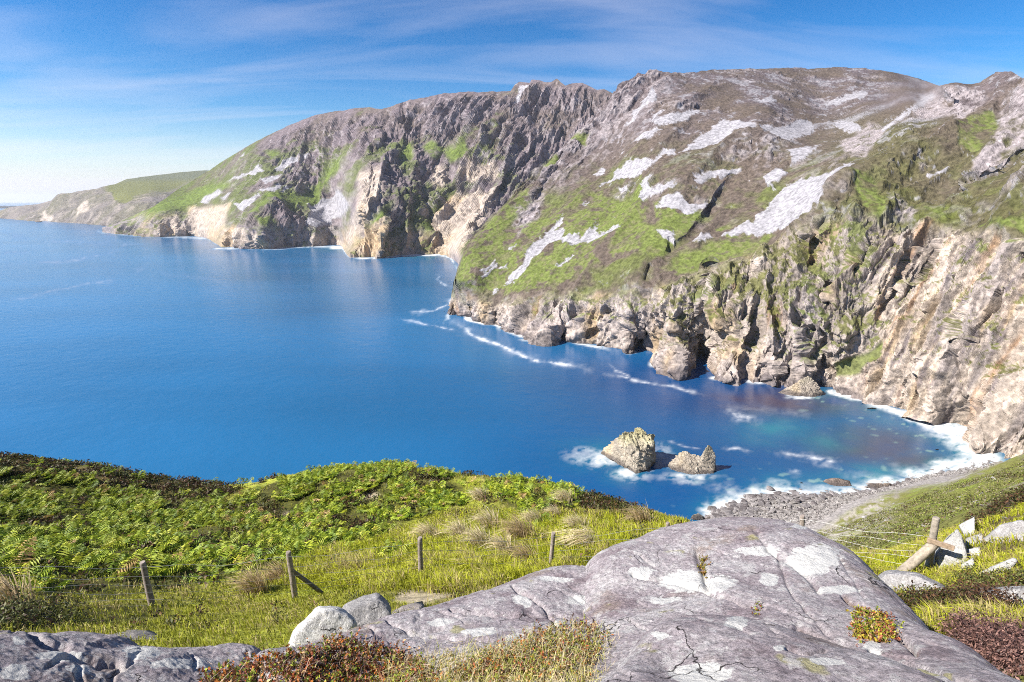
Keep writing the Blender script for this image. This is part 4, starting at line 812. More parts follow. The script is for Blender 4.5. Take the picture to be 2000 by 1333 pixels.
    V, F, C, lich = compact(P.reshape(-1, 3), grid_faces(nl, na, keep=k)[:, ::-1], C.reshape(-1, 3), lich.ravel())
    o = obj(name, mesh_np(name, V, F, M_ROCK, C, True, {'lich': lich})); tag(o, label, 'boulder', 'lichened outcrops at the viewpoint')
    return o
eA = [(1160,1092,5.1),(1180,1076,5.3),(1250,1048,5.6),(1330,1024,5.9),(1400,1015,6.1),(1480,1013,6.2),(1545,1022,6.15),(1580,1034,6.1),(1626,1059,5.85),(1673,1087,5.6),(1708,1126,5.25),(1747,1162,4.9),(1797,1213,4.5),(1815,1232,4.3),(1903,1277,3.8),(1960,1320,3.45),(2020,1350,3.2)]
outcrop('outcrop', 'largest grey lichened dome of rock, its rounded top cutting into the bay', 'A', eA,
        [(1300,1130,4.4),(1450,1100,4.6),(1580,1120,4.5),(1400,1180,3.7),(1550,1200,3.6),(1660,1160,4.2),(1690,1215,3.75),(1750,1275,3.25),(1250,1180,3.9),(1850,1330,2.8),(1600,1280,3.0),(1500,1330,2.6),(1300,1300,2.8)],
        behind(eA[:8], 1.35, 1.6) + [c3(*q) for q in [(1730,1172,5.8),(1775,1218,5.4),(1822,1272,5.0),(1872,1315,4.65),(1940,1355,4.2),(2000,1400,3.9),(1900,1360,5.2),(1830,1320,5.8),(2060,1420,3.5)]] + [c2(1080, 4.6, 116.2), c2(1060, 5.5, 115)],
        1060, 2160, 2.3, 8.2, 470, 330, 1.0, [([(1360,1075),(1372,1110),(1378,1150)], 7, 0.05), ([(1650,1160),(1700,1200),(1790,1270)], 5, 0.06), ([(1560,1230),(1660,1265)], 9, 0.06), ([(1500,1075),(1560,1110),(1600,1150)], 5, 0.03), ([(1235,1125),(1330,1140),(1400,1162),(1490,1190)], 3.5, 0.035), ([(1470,1035),(1520,1090),(1545,1160),(1600,1220),(1660,1262)], 3.0, 0.016), ([(1640,1090),(1660,1130),(1690,1165)], 3.0, 0.012), ([(1700,1270),(1800,1300),(1900,1345)], 4, 0.05)])
eB = [(540,1292,3.7),(590,1268,3.85),(650,1240,4.0),(760,1207,4.2),(860,1182,4.4),(960,1152,4.6),(1060,1118,4.9),(1120,1110,5.0),(1180,1118,4.9),(1260,1148,4.6),(1340,1178,4.3),(1385,1198,4.1)]
outcrop('outcrop', 'long low purple-grey outcrop with white lichen left of the dome', 'B', eB,
        [(1000,1200,3.9),(1150,1170,4.2),(1200,1220,3.75),(850,1240,3.6),(1290,1205,3.9),(1100,1260,3.2),(900,1300,2.9),(700,1290,3.3),(1230,1275,3.3),(1330,1230,3.8),(1150,1400,2.3),(900,1400,2.3),(600,1400,2.7),(450,1400,3.0),(480,1340,3.4)],
        behind(eB, 1.3, 1.3) + [c2(1450, 4.2, 116), c2(1450, 3.4, 116.4), c2(420, 4.2, 115.6), c2(400, 3.2, 116.3)],
        330, 1470, 1.9, 6.8, 500, 300, 1.0, [([(1385,1200),(1330,1195),(1290,1185)], 10, 0.10), ([(640,1262),(760,1240),(860,1225)], 5, 0.03), ([(880,1190),(980,1205),(1080,1200),(1180,1215)], 3.2, 0.03), ([(1000,1145),(1060,1180),(1090,1230)], 3, 0.025), ([(760,1215),(830,1240),(960,1250)], 3, 0.025)])
eC = [(1165,1345,1.95),(1190,1322,2.1),(1215,1295,2.3),(1260,1245,2.6),(1320,1215,2.8),(1400,1205,2.9),(1480,1212,2.95),(1560,1240,2.9),(1660,1270,2.8),(1760,1300,2.65),(1850,1335,2.5),(1950,1385,2.3)]
outcrop('outcrop', 'nearest bare grey rock with a round white lichen patch, below the dome', 'C', eC,
        [(1400,1280,2.2),(1550,1310,2.15),(1300,1300,2.15),(1400,1400,1.7),(1600,1420,1.8),(1750,1400,2.1),(1200,1450,1.6)],
        behind(eC, 1.25, 0.8) + [c2(1080, 2.2, 117.6), c2(1060, 1.6, 117.8)],
        1080, 2100, 1.3, 3.9, 420, 260, 0.8, [([(1540,1262),(1580,1270),(1610,1266)], 4, 0.04)])
eD = [(-80,1238,5.2),(0,1233,5.2),(60,1228,5.2),(150,1240,5.1),(230,1258,5.0),(350,1263,5.0),(450,1262,5.0),(505,1270,4.9)]
outcrop('outcrop', 'dark craggy outcrop streaked with white lichen at the lower left corner', 'D', eD,
        [(100,1290,4.4),(300,1300,4.3),(200,1340,4.0),(430,1310,4.4),(0,1340,4.0),(-100,1450,3.3),(200,1450,3.3),(500,1420,3.5),(510,1300,4.6)],
        behind(eD, 1.25, 1.2) + [c2(580, 4.6, 115.2), c2(580, 5.4, 114.6), c2(600, 3.6, 115.9)],
        -120, 620, 2.9, 6.6, 360, 230, 1.5, [([(130,1290),(240,1300)], 5, 0.05), ([(60,1240),(90,1262),(130,1270)], 7, 0.05)], 1.4)

# ------------------------------------------------------------------ hull rocks
import bmesh
_ICO = {}
def ico(sub):
    if sub not in _ICO:
        bm = bmesh.new(); bmesh.ops.create_icosphere(bm, subdivisions=sub, radius=1.0)
        _ICO[sub] = (np.array([v.co[:] for v in bm.verts]), np.array([[v.index for v in f.verts] for f in bm.faces])); bm.free()
    return _ICO[sub]
def hull_planes(pts):
    bm = bmesh.new()
    for p in pts: bm.verts.new(p)
    bmesh.ops.convex_hull(bm, input=bm.verts[:]); c = np.mean(np.asarray(pts, float), 0)
    pl = []
    for f in bm.faces:
        f.normal_update(); n = np.array(f.normal[:]); o = np.array(f.verts[0].co[:])
        if np.dot(n, o - c) < 0: n = -n
        pl.append((n, max(np.dot(n, o - c), 1e-4)))
    bm.free(); return c, pl
def hull_rock(pts, sub=4, amp=0.04, freq=1.0, soft=14.0, strat=0.0, sdir=(0.3, 0.2, 1.0), seed=0.0):
    """closed rock: rounded convex hull of the points, chipped by noise"""
    c, pl = hull_planes(pts); D, F = ico(sub)
    Q = np.stack([np.clip(D@n/d, 0, None) for n, d in pl]); mxq = Q.max(0)
    r = 1/(mxq*((Q/mxq)**soft).sum(0)**(1/soft))
    V = D*r[:, None]; size = float(np.mean(r))
    q = V*freq/size + seed
    disp = fbm(q[:, 0]*1.3, q[:, 1]*1.3, q[:, 2]*1.3, 4, 0.55)*1.0 - 0.8*sstep(0.55, 0.95, ridged(q[:, 0]*1.1 + 3, q[:, 1]*1.1, q[:, 2]*1.1, 3))
    disp = disp + 0.55*cell(q[:, 0]*1.6, q[:, 1]*1.6, q[:, 2]*1.6)
    if strat:
        disp = disp*0.7 + 0.2*cell(q[:, 0]*3.6 + q[:, 2]*2, q[:, 1]*3.6, q[:, 2]*2.2)
        sd = np.array(sdir)/np.linalg.norm(sdir); t = (V@sd)*freq/size*3.2 + 0.8*fbm(q[:, 0], q[:, 1], q[:, 2], 2)
        disp = disp + strat*(ridged(t + 0.3*q[:, 0], q[:, 1]*0.25, q[:, 2]*0.25, 3) - 0.5)
    V = V*(1 + amp*disp/np.maximum(r/size, 0.5)[...])[:, None] if False else V + D*(disp*amp*size)[:, None]
    return V + c, F
def rock_cols(V, base, dark=0.5, seed=0.0, freq=1.0):
    q = V*freq + seed
    n1 = fbm(q[:, 0], q[:, 1], q[:, 2], 4, 0.6); n2 = fbm(q[:, 0]*4, q[:, 1]*4, q[:, 2]*4, 4, 0.6)
    C = np.broadcast_to(np.asarray(base, float), V.shape).copy()
    C = C*(1 + 0.35*n1 + 0.3*n2)[:, None]; C = cmix(C, np.asarray(base)*0.35, sstep(.18, .42, n2 - 0.2*n1)*dark); C = cmix(C, np.minimum(np.asarray(base)*1.45, 0.7), sstep(.12, .35, n1 + 0.3*n2)*0.6)
    return np.clip(C, 0.01, 0.8)
def px_slab(outline, r, thick, drop=0.4, tilt=0.0):
    """hull points for a rock whose near face has this outline at range r; tilt pushes its upper side back"""
    o = np.asarray(outline, float); y0, y1 = o[:, 1].min(), o[:, 1].max(); pts = []
    for px, py in o:
        k = (y1 - py)/max(y1 - y0, 1); rr = r*(1 + tilt*k)
        pts.append(at(px, py, rr))
        b = at(px, py, rr); dx, dy, _ = ray(px, py); pts.append(b + np.array([float(dx)*thick, float(dy)*thick, -drop*thick - 0.05]))
    return pts
def rock_thing(name, label, cat, pts, base, sub=4, amp=0.05, freq=1.3, soft=16, mat=None, group=None, seed=0.0, cf=None, **kw):
    V, F = hull_rock(pts, sub, amp, freq, soft, seed=seed, **kw)
    c = V.mean(0); size = np.ptp(V, axis=0).max()
    C = rock_cols(V, base, seed=seed, freq=cf or 5.0/size)
    o = obj(name, mesh_np(name, V - c, F, mat or M_ROCK, C, True), loc=c.tolist()); tag(o, label, cat, group); return o
GREY = (0.26, 0.25, 0.245); WHT = (0.36, 0.355, 0.34)
rock_thing('boulder', 'smooth white boulder wedged behind the long low outcrop', 'boulder', px_slab([(560,1275),(572,1242),(600,1212),(622,1192),(652,1190),(686,1206),(700,1225),(660,1280)], 6.6, 0.5, 0.5, 0.06), (0.50, 0.49, 0.465), 5, 0.05, 1.3, 22)
rock_thing('boulder', 'grey split rock with a dark shaded face beside the white boulder', 'boulder', px_slab([(660,1215),(670,1200),(700,1184),(738,1173),(755,1184),(768,1206),(765,1225),(690,1230)], 7.4, 0.5, 0.3, 0.05), GREY, 5, 0.06, 1.4, 18)
rock_thing('boulder', 'flat grey stone at the edge of the bare tan path', 'boulder', px_slab([(760,1206),(790,1188),(832,1180),(825,1196),(800,1212),(770,1220)], 7.8, 0.5, 0.5, 0.10), (0.27, 0.235, 0.21), 4, 0.05)
rock_thing('slab', 'wide flat grey slab in the turf behind the dark craggy outcrop', 'slab', px_slab([(180,1268),(215,1245),(258,1235),(300,1240),(335,1262),(330,1290),(200,1290)], 7.9, 0.7, 0.5, 0.10), (0.23, 0.21, 0.19), 4, 0.04)
rock_thing('slab', 'small flat broken slab lying alone in the short turf', 'slab', px_slab([(386,1250),(400,1236),(440,1229),(453,1238),(425,1254),(405,1258)], 9.0, 0.35, 0.6, 0.12), (0.23, 0.21, 0.21), 4, 0.06)
rock_thing('boulder', 'small white rock on the cliff edge where heather meets bracken', 'boulder', px_slab([(438,957),(448,948),(462,946),(466,958),(452,964)], 40.6, 0.8, 0.6), WHT, 4, 0.08)
for k, (x, y) in enumerate([(170, 915), (215, 921), (250, 928)]):
    rock_thing('boulder', ['pale flat rock on the heather skyline, first from the left', 'long pale rock on the heather skyline, middle of three', 'pale rock on the heather skyline nearest the bracken'][k], 'boulder', px_slab([(x-14, y), (x, y-5), (x+16, y+1), (x+12, y+8), (x-10, y+6)], 44.8 - k*0.5, 1.2, 0.5), WHT, 3, 0.08)
RP = [('tall upright pale rock leaning beside the braced fence post', [(1829,1118),(1831,1082),(1848,1062),(1868,1035),(1880,1064),(1886,1092),(1880,1108),(1850,1116)], 15.2, .7, WHT),
      ('angular pale rock at the top of the rock pile', [(1876,1029),(1902,1012),(1903,1040),(1893,1053)], 16.8, .7, WHT),
      ('grey block in the middle of the rock pile under the angular rock', [(1886,1071),(1890,1055),(1915,1044),(1926,1062),(1900,1073)], 16.0, .8, GREY),
      ('squared pale block below the grey block in the rock pile', [(1890,1077),(1912,1071),(1921,1094),(1902,1103),(1892,1095)], 15.2, .7, WHT),
      ('pale rock at the foot of the squared block', [(1872,1127),(1880,1105),(1899,1092),(1903,1112),(1886,1122)], 14.4, .5, WHT),
      ('long low pale rock running right from the rock pile', [(1905,1118),(1950,1104),(1975,1091),(1982,1098),(1962,1116),(1925,1134)], 14.2, .5, WHT),
      ('broad grey slab above the rock pile at the right edge', [(1925,1050),(1960,1028),(1992,1018),(2030,1030),(2030,1062),(1985,1050)], 16.6, .9, GREY),
      ('small flat pale stone just under the rock pile', [(1848,1135),(1868,1126),(1882,1130),(1862,1138)], 13.8, .5, WHT),
      ('flat layered grey slab against the right flank of the dome', [(1705,1145),(1738,1123),(1790,1127),(1838,1145),(1832,1150),(1795,1162),(1740,1160)], 9.6, .8, (0.27, 0.26, 0.26)),
      ('flat cracked grey slab at the right edge above the bright grass', [(1922,1158),(1960,1154),(2030,1148),(2030,1190),(1985,1184),(1955,1172)], 10.2, .8, GREY),
      ('low grey stone half buried between heather and rock pile', [(1760,1150),(1776,1140),(1800,1148),(1790,1158)], 9.9, .4, GREY),
      ]
for k, (lab, ol, r, th, b) in enumerate(RP):
    rock_thing('slab' if 'slab' in lab else 'boulder', lab, 'slab' if 'slab' in lab else 'boulder', px_slab([(p[0] + 0.22*(p[0] - np.mean([q[0] for q in ol])), p[1] + (9 if p[1] > np.mean([q[1] for q in ol]) else -3)) for p in ol], min(ground_r(np.mean([p[0] for p in ol]), max(p[1] for p in ol) - 3), r*1.5) - 0.05, th*1.3, 0.45, 0.03), b, 5, 0.08, 1.6, 34, group='rocks on the right slope', seed=k*3.1)

def slope_stones():
    r_ = np.random.default_rng(404); ms = []
    for k in range(4):
        q = np.random.default_rng(60 + k); V, F = hull_rock([(q.uniform(-1, 1), q.uniform(-1, 1)*.7, q.uniform(-.35, .35)) for _ in range(12)], 3, 0.07, 1.5, 30, seed=k); ms.append(mesh_np('stone', V, F, M_STACK, rock_cols(V, (0.36, 0.345, 0.33), 0.4, k, 1.5), False))
    n = 0
    while n < 46:
        px = r_.uniform(1590, 2000); py = r_.uniform(935, 1075)
        if py < curve(BND, px) + 8: continue
        r = ground_r(px, py)
        if r > 260 or r < 17: continue
        p = on_ground(px, py, r); sz = r_.uniform(2.5, 7.5)*r/FPX
        o = obj('stone', ms[n % 4], loc=(p + (0, 0, sz*0.05)).tolist()); o.scale = (sz, sz, sz*.8); o.rotation_euler = (r_.normal()*.2, r_.normal()*.2, r_.random()*6.3)
        tag(o, 'small pale stone lying in the heath of the right-hand slope', 'stone', 'stones on the right-hand slope'); n += 1
def on_ground(px, py, r):
    dx, dy, _ = ray(px, py); x, y = float(dx)*r, float(dy)*r; return np.array([x, y, float(gz(x, y))])
slope_stones()
# ------------------------------------------------------------------ sea stacks and shore rocks
def W3(px, py, z=0.0): return at(px, py, sea_range(px, py, z))
def stack(name, label, hulls, base, sub, amp, top_green=0.0, seed=0.0):
    Vs, Fs, off = [], [], 0
    for h in hulls:
        V, F = hull_rock(h, sub, amp, 1.7, 50, strat=2.0, sdir=(0.62, -0.25, 0.72), seed=seed); Vs.append(V); Fs.append(F + off); off += len(V)
    V = np.concatenate(Vs); F = np.concatenate(Fs); c = V.mean(0); c[2] = 0
    C = rock_cols(V, base, 0.6, seed, 0.22)
    top = V[:, 2].max(); n = fbm(V[:, 0]*0.2, V[:, 1]*0.2, V[:, 2]*0.2, 3)
    C = cmix(C, (0.40, 0.30, 0.17), sstep(.0, .35, fbm(V[:, 0]*0.1, V[:, 1]*0.1, 3.0, 3))*0.5)
    if top_green: C = cmix(C, (0.24, 0.25, 0.06), sstep(0.55, 0.85, V[:, 2]/top + 0.3*n)*top_green)
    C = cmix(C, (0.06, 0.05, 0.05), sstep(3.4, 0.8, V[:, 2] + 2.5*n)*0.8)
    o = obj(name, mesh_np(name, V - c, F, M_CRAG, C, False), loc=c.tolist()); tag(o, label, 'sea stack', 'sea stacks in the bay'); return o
def up(px, py, ref):      # point seen at (px,py) standing over the sea point under pixel ref
    p = W3(*ref); r = math.hypot(p[0], p[1]); return at(px, py, r)
stack('sea_stack', 'larger grass-topped sea stack with a sheer dark right side', [
    [W3(1172,888,-1), W3(1205,905,-1), W3(1240,929,-1), W3(1262,926,-1), W3(1279,908,-1), W3(1272,890,-1), W3(1215,876,-1), up(1174,880,(1172,888)), up(1219,848,(1230,905)), up(1222,845,(1225,890)), up(1240,846,(1245,895)), up(1277,852,(1276,905)), up(1276,870,(1270,915)), up(1250,880,(1245,922)), up(1276,850,(1272,895)), up(1225,862,(1228,915))],
    [up(1238,850,(1245,895)), up(1240,836,(1245,897)), up(1250,835,(1250,897)), up(1262,845,(1258,898)), up(1262,860,(1258,905)), up(1238,858,(1242,905)), up(1250,850,(1250,890))]], (0.30, 0.26, 0.21), 6, 0.10, 0.35, 1.0)
stack('sea_stack', 'smaller sea stack with two peaks, right of the grass-topped one', [
    [W3(1300,914,-1), W3(1318,925,-1), W3(1350,933,-1), W3(1395,930,-1), W3(1399,918,-1), W3(1380,908,-1), W3(1330,905,-1), up(1326,884,(1335,915)), up(1334,881,(1340,915)), up(1350,885,(1352,918)), up(1366,893,(1366,920)), up(1395,905,(1392,920)), up(1304,908,(1302,914))],
    [W3(1366,926,-1), W3(1397,926,-1), W3(1398,915,-1), W3(1372,912,-1), up(1383,869,(1386,920)), up(1389,872,(1388,918)), up(1397,890,(1396,920)), up(1368,892,(1370,920)), up(1378,876,(1382,922))]], (0.29, 0.25, 0.205), 6, 0.10, 0.15, 5.0)
stack('sea_rock', 'pointed tan rock at the foot of the cliff beside the turquoise shallows', [[W3(1514,770,-1), W3(1545,777,-1), W3(1585,779,-1), W3(1610,776,-1), W3(1600,764,-1), W3(1540,762,-1), up(1555,750,(1560,772)), up(1580,734,(1580,770)), up(1586,738,(1584,770)), up(1602,758,(1598,772))]], (0.28, 0.24, 0.20), 5, 0.10, 0.1, 8.0)
stack('sea_rock', 'rounded tan rock in the surf at the head of the beach', [[W3(1604,944,-1), W3(1630,956,-1), W3(1668,955,-1), W3(1664,940,-1), W3(1620,934,-1), up(1612,937,(1618,944)), up(1635,934,(1638,945)), up(1655,941,(1655,948))]], (0.24, 0.19, 0.155), 5, 0.08, 0.0, 3.0)
stack('sea_rock', 'long tan rock on the shingle behind the rounded surf rock', [[W3(1688,955,-1), W3(1720,965,-1), W3(1752,958,-1), W3(1745,948,-1), W3(1700,946,-1), up(1698,944,(1700,955)), up(1738,944,(1738,955))]], (0.22, 0.18, 0.15), 5, 0.08, 0.0, 4.0)
for k, (x, y, w, h) in enumerate([(1362, 1016, 17, 14), (1384, 1018, 10, 9), (1702, 800, 14, 4), (1768, 818, 12, 5), (1812, 826, 9, 4), (1830, 880, 6, 3), (1565, 945, 5, 3), (75, 434, 9, 3)]):
    lab = ['big grey block at the water edge where the near hill ends', 'grey block leaning on the big one at the water edge', 'flat rock in the turquoise shallows under the pale cliff', 'low brown rock in the surf under the pale cliff', 'small dark rock in the surf right of the brown one', 'tiny dark rock in the white surf of the cove', 'small dark rock awash off the boulder beach', 'black islet off the far headland'][k]
    stack('sea_rock', lab, [[W3(x-w, y, -1), W3(x-w*.4, y+h*.35, -1), W3(x+w*.6, y+h*.35, -1), W3(x+w, y, -1), W3(x, y-h*.4, -1), up(x-w*.6, y-h*.7, (x-w*.5, y)), up(x+w*.1, y-h, (x, y)), up(x+w*.7, y-h*.6, (x+w*.6, y))]], (0.24, 0.23, 0.22) if k < 2 else (0.12, 0.10, 0.09), 4, 0.07, 0.0, k*2.0)
def beach_boulders():
    meshes = []
    for k in range(7):
        r_ = np.random.default_rng(50 + k); pts = [(r_.uniform(-1, 1)*1.0, r_.uniform(-1, 1)*0.75, r_.uniform(-0.6, 0.6)) for _ in range(13)]
        V, F = hull_rock(pts, 3, 0.07, 1.5, 40, seed=k*1.7); b = np.array([(0.20, 0.185, 0.18), (0.15, 0.135, 0.13), (0.24, 0.22, 0.215), (0.17, 0.155, 0.155), (0.12, 0.105, 0.105), (0.21, 0.19, 0.175), (0.16, 0.145, 0.145)][k])
        meshes.append((V, F, rock_cols(V, b, 0.4, k*2.0, 1.5)))
    spots = []
    wl = np.array(BEACH_WL); r_ = np.random.default_rng(5)
    while len(spots) < 5200:
        x = r_.uniform(1380, 1945); y0 = np.interp(x, wl[:, 0], wl[:, 1]); y1 = min(curve(BND, x), 1048)
        t = r_.random()**1.25; y = y0 - 10*(r_.random() < 0.10)*r_.random()*1.6 + t*(y1 - y0)
        if r_.random() > np.interp(x, [1380, 1450, 1550, 1650, 1750, 1940], [0.6, 1, 1, .8, .7, .4]): continue
        d = float(sea_range(x, y, 1.0)); p = at(x, y, d); z = float(gz(p[0], p[1]))
        s = (0.35 + 1.1*r_.random()**3)*np.interp(t, [0, .3, 1], [1.7, 1.2, 0.7])*np.interp(x, [1380, 1500, 1650, 1940], [1.35, 1.2, 0.9, 0.75])
        spots.append((s, p[0], p[1], max(z, -0.3) + s*0.18, r_.random()*6.3))
    spots.sort(reverse=True)
    shared = [mesh_np('boulder', V, F, M_STACK, C, False) for V, F, C in meshes]
    for k, (s, x, y, z, a) in enumerate(spots[:300]):
        o = obj('boulder', shared[k % 7], loc=(x, y, z)); o.scale = (s, s, s*0.85); o.rotation_euler = (0, 0, a)
        tag(o, 'grey boulder in the boulder belt along the surf of the shingle beach', 'boulder', 'boulders along the surf')
    Vs, Fs, Cs, off = [], [], [], 0
    D = [(hull_rock([(q.uniform(-1, 1), q.uniform(-1, 1)*.75, q.uniform(-.6, .6)) for _ in range(12)], 1, 0.05, 1.3, 16), b) for q, b in [(np.random.default_rng(90 + i), (0.33 - 0.035*i, 0.31 - 0.035*i, 0.295 - 0.033*i)) for i in range(5)]]
    for k, (s, x, y, z, a) in enumerate(spots[300:]):
        (V, F), b = D[k % 5]; ca, sa = math.cos(a), math.sin(a)
        V2 = np.stack([V[:, 0]*ca - V[:, 1]*sa, V[:, 0]*sa + V[:, 1]*ca, V[:, 2]*0.8], 1)*s + (x, y, z)
        Vs.append(V2); Fs.append(F + off); off += len(V); Cs.append(np.broadcast_to(np.array(b)*random.uniform(.7, 1.15), V.shape))
    o = obj('shingle', mesh_np('shingle', np.concatenate(Vs), np.concatenate(Fs), M_STACK, np.concatenate(Cs), False)); tag(o, 'countless small grey stones strewn over the shingle beach', 'shingle', kind='stuff')
beach_boulders()

# ------------------------------------------------------------------ fence
def tube(pts, rad, sides=8, cap=True):
    P = np.asarray(pts, float); n = len(P); rad = np.broadcast_to(rad, (n,)); V = []; F = []
    for i in range(n):
        t = P[min(i+1, n-1)] - P[max(i-1, 0)]; t /= np.linalg.norm(t) + 1e-9
        a = np.cross(t, (0, 0, 1) if abs(t[2]) < 0.9 else (1, 0, 0)); a /= np.linalg.norm(a); b = np.cross(t, a)
        for k in range(sides):
            th = 2*math.pi*k/sides; V.append(P[i] + rad[i]*(math.cos(th)*a + math.sin(th)*b))
    for i in range(n-1):
        for k in range(sides):
            F.append((i*sides+k, i*sides+(k+1) % sides, (i+1)*sides+(k+1) % sides, (i+1)*sides+k))
    if cap:
        for i, rev in ((0, True), (n-1, False)):
            c = len(V); V.append(P[i])
            for k in range(sides):
                q = (i*sides+k, i*sides+(k+1) % sides, c, c); F.append(q)
    return np.array(V), F
def tube_mesh(name, pts, rad, sides, mat, base, seed=0.0, rough=0.0):
    V, F = tube(pts, rad, sides)
    if rough: V = V + rough*np.stack([fbm(V[:, 0]*6 + k*3 + seed, V[:, 1]*6, V[:, 2]*2.5, 3) for k in range(3)], 1)
    n = fbm(V[:, 0]*20, V[:, 1]*20, V[:, 2]*3 + seed, 3); C = np.asarray(base)*(1 + 0.5*n)[:, None]
    quads = [f for f in F if f[2] != f[3]]; tris = [f[:3] for f in F if f[2] == f[3]]
    me = bpy.data.meshes.new(name); me.from_pydata(V.tolist(), [], quads + tris); me.materials.append(mat)
    a = me.attributes.new('Col', 'FLOAT_COLOR', 'POINT'); a.data.foreach_set('color', np.concatenate([C, np.ones((len(V), 1))], 1).astype(np.float32).ravel())
    for p in me.polygons: p.use_smooth = p.loop_total == 4
    return me
WOODC = (0.24, 0.20, 0.175)
POSTS = [((278, 1098), (298, 1188), 13.4), ((563, 1078), (577, 1168), 12.8), ((820, 1050), (822, 1130), 12.9), ((1081, 1041), (1075, 1108), 14.9), ((1304, 1021), (1303, 1095), 15.5), ((1567, 1007), (1564, 1082), 15.5)]
def on_ground(px, py, r):
    dx, dy, _ = ray(px, py); x, y = float(dx)*r, float(dy)*r; return np.array([x, y, float(gz(x, y))])
def build_fence():
    root = bpy.data.objects.new('wire_fence', None); COL.objects.link(root)
    b0 = on_ground(*POSTS[0][1], POSTS[0][2]); root.location = b0.tolist()
    tag(root, 'old wire fence with round wooden posts crossing the hill below the rocks', 'fence')
    ends = []
    for k, (t, b, r) in enumerate(POSTS):
        B = on_ground(*b, r); T = at(*t, r)
        pts = [B + (T - B)*s for s in (-0.12, 0.0, 0.3, 0.6, 0.85, 0.97, 1.0)]
        me = tube_mesh('post', np.array(pts) - b0, [.07, .066, .064, .062, .061, .060, .052], 12, M_WOOD, WOODC, k*2.0, 0.012)
        obj('post', me, root); ends.append((B, T))
    B2, T2 = ends[1]
    s0 = B2 + (T2 - B2)*0.62; s1 = on_ground(632, 1166, 13.0)
    obj('brace', tube_mesh('brace', np.array([s0, s0*.5 + s1*.5, s1 + (0, 0, -.03)]) - b0, [.05, .05, .05], 10, M_WOOD, (0.15, 0.13, 0.13), 3.3, 0.01), root)
    first = (on_ground(-60, 1200, 14.2), None); f0 = first[0]; L0 = (f0, f0 + np.array([0, 0, 1.0]))
    chain = [L0] + ends + [(on_ground(1812, 1115, 15.1), on_ground(1812, 1115, 15.1) + np.array([0, 0, 1.0]))]
    for j, h in enumerate((0.93, 0.72, 0.53, 0.36, 0.2, 0.07)):
        pts = []
        for (Ba, Ta), (Bb, Tb) in zip(chain[:-1], chain[1:]):
            pa = Ba + (Ta - Ba)*h; pb = Bb + (Tb - Bb)*h
            for s in np.linspace(0, 1, 10)[:-1]:
                w = 4*s*(1-s); pts.append(pa + (pb - pa)*s + np.array([0, 0, -0.06*w*(1 + 0.8*math.sin(j*2.3 + len(pts)))]))
        pts.append(chain[-1][0] + (chain[-1][1] - chain[-1][0])*h)
        pts = np.array(pts); pts[:, 1] -= 0.07
        obj('wire', tube_mesh('wire', pts - b0, 0.0038 if j else 0.0045, 4, M_WIRE, (0.5,)*3), root)
    # braced strainer post on the right
    B = on_ground(1812, 1115, 15.1); T = B + (at(1829, 1010, 15.1) - at(1812, 1115, 15.1)); r2 = bpy.data.objects.new('braced_post', None); COL.objects.link(r2); r2.location = B.tolist()
    tag(r2, 'leaning fence post propped by a thick log, with a short plank nailed across', 'fence post')
    ax = T - B
    obj('post', tube_mesh('post', np.array([B + ax*s for s in (-.1, 0, .35, .7, .97, 1)]) - B, [.085, .08, .078, .076, .074, .064], 12, M_WOOD, (0.27, 0.235, 0.19), 1.0, 0.012), r2)
    lo = on_ground(1756, 1118, 14.3); hi = B + ax*0.60 + np.array([-.04, -.14, 0.0])
    obj('prop_log', tube_mesh('prop_log', np.array([lo + (0, 0, .02), lo*.6 + hi*.4, lo*.2 + hi*.8, hi]) - B, [.115, .112, .105, .10], 12, M_WOOD, (0.30, 0.255, 0.20), 5.0, 0.014), r2)
    a = B + ax*0.63 + np.array([-.10, -.22, 0.02]); d = at(1848, 1066, 15.0) - at(1806, 1052, 15.0); d /= np.linalg.norm(d)
    u = np.cross(d, (0, -1, 0)); u /= np.linalg.norm(u); w = np.cross(d, u)
    a = a - d*0.16; b = a + d*0.50; bm = bmesh.new(); vs = []
    for p in (a, b):
        for su, sw in ((-1, -1), (1, -1), (1, 1), (-1, 1)): vs.append(bm.verts.new(p + u*0.055*su + w*0.035*sw - B))
    for q in ((0, 1, 2, 3), (7, 6, 5, 4), (0, 4, 5, 1), (1, 5, 6, 2), (2, 6, 7, 3), (3, 7, 4, 0)): bm.faces.new([vs[i] for i in q])
    bmesh.ops.bevel(bm, geom=bm.edges[:], offset=0.008, segments=1, affect='EDGES'); bmesh.ops.recalc_face_normals(bm, faces=bm.faces[:])
    me = bpy.data.meshes.new('plank'); bm.to_mesh(me); bm.free(); me.materials.append(M_WOOD)
    at_ = me.attributes.new('Col', 'FLOAT_COLOR', 'POINT'); at_.data.foreach_set('color', np.tile(np.array([.27, .20, .14, 1], np.float32), (len(me.vertices), 1)).ravel())
    obj('plank', me, r2)
build_fence()

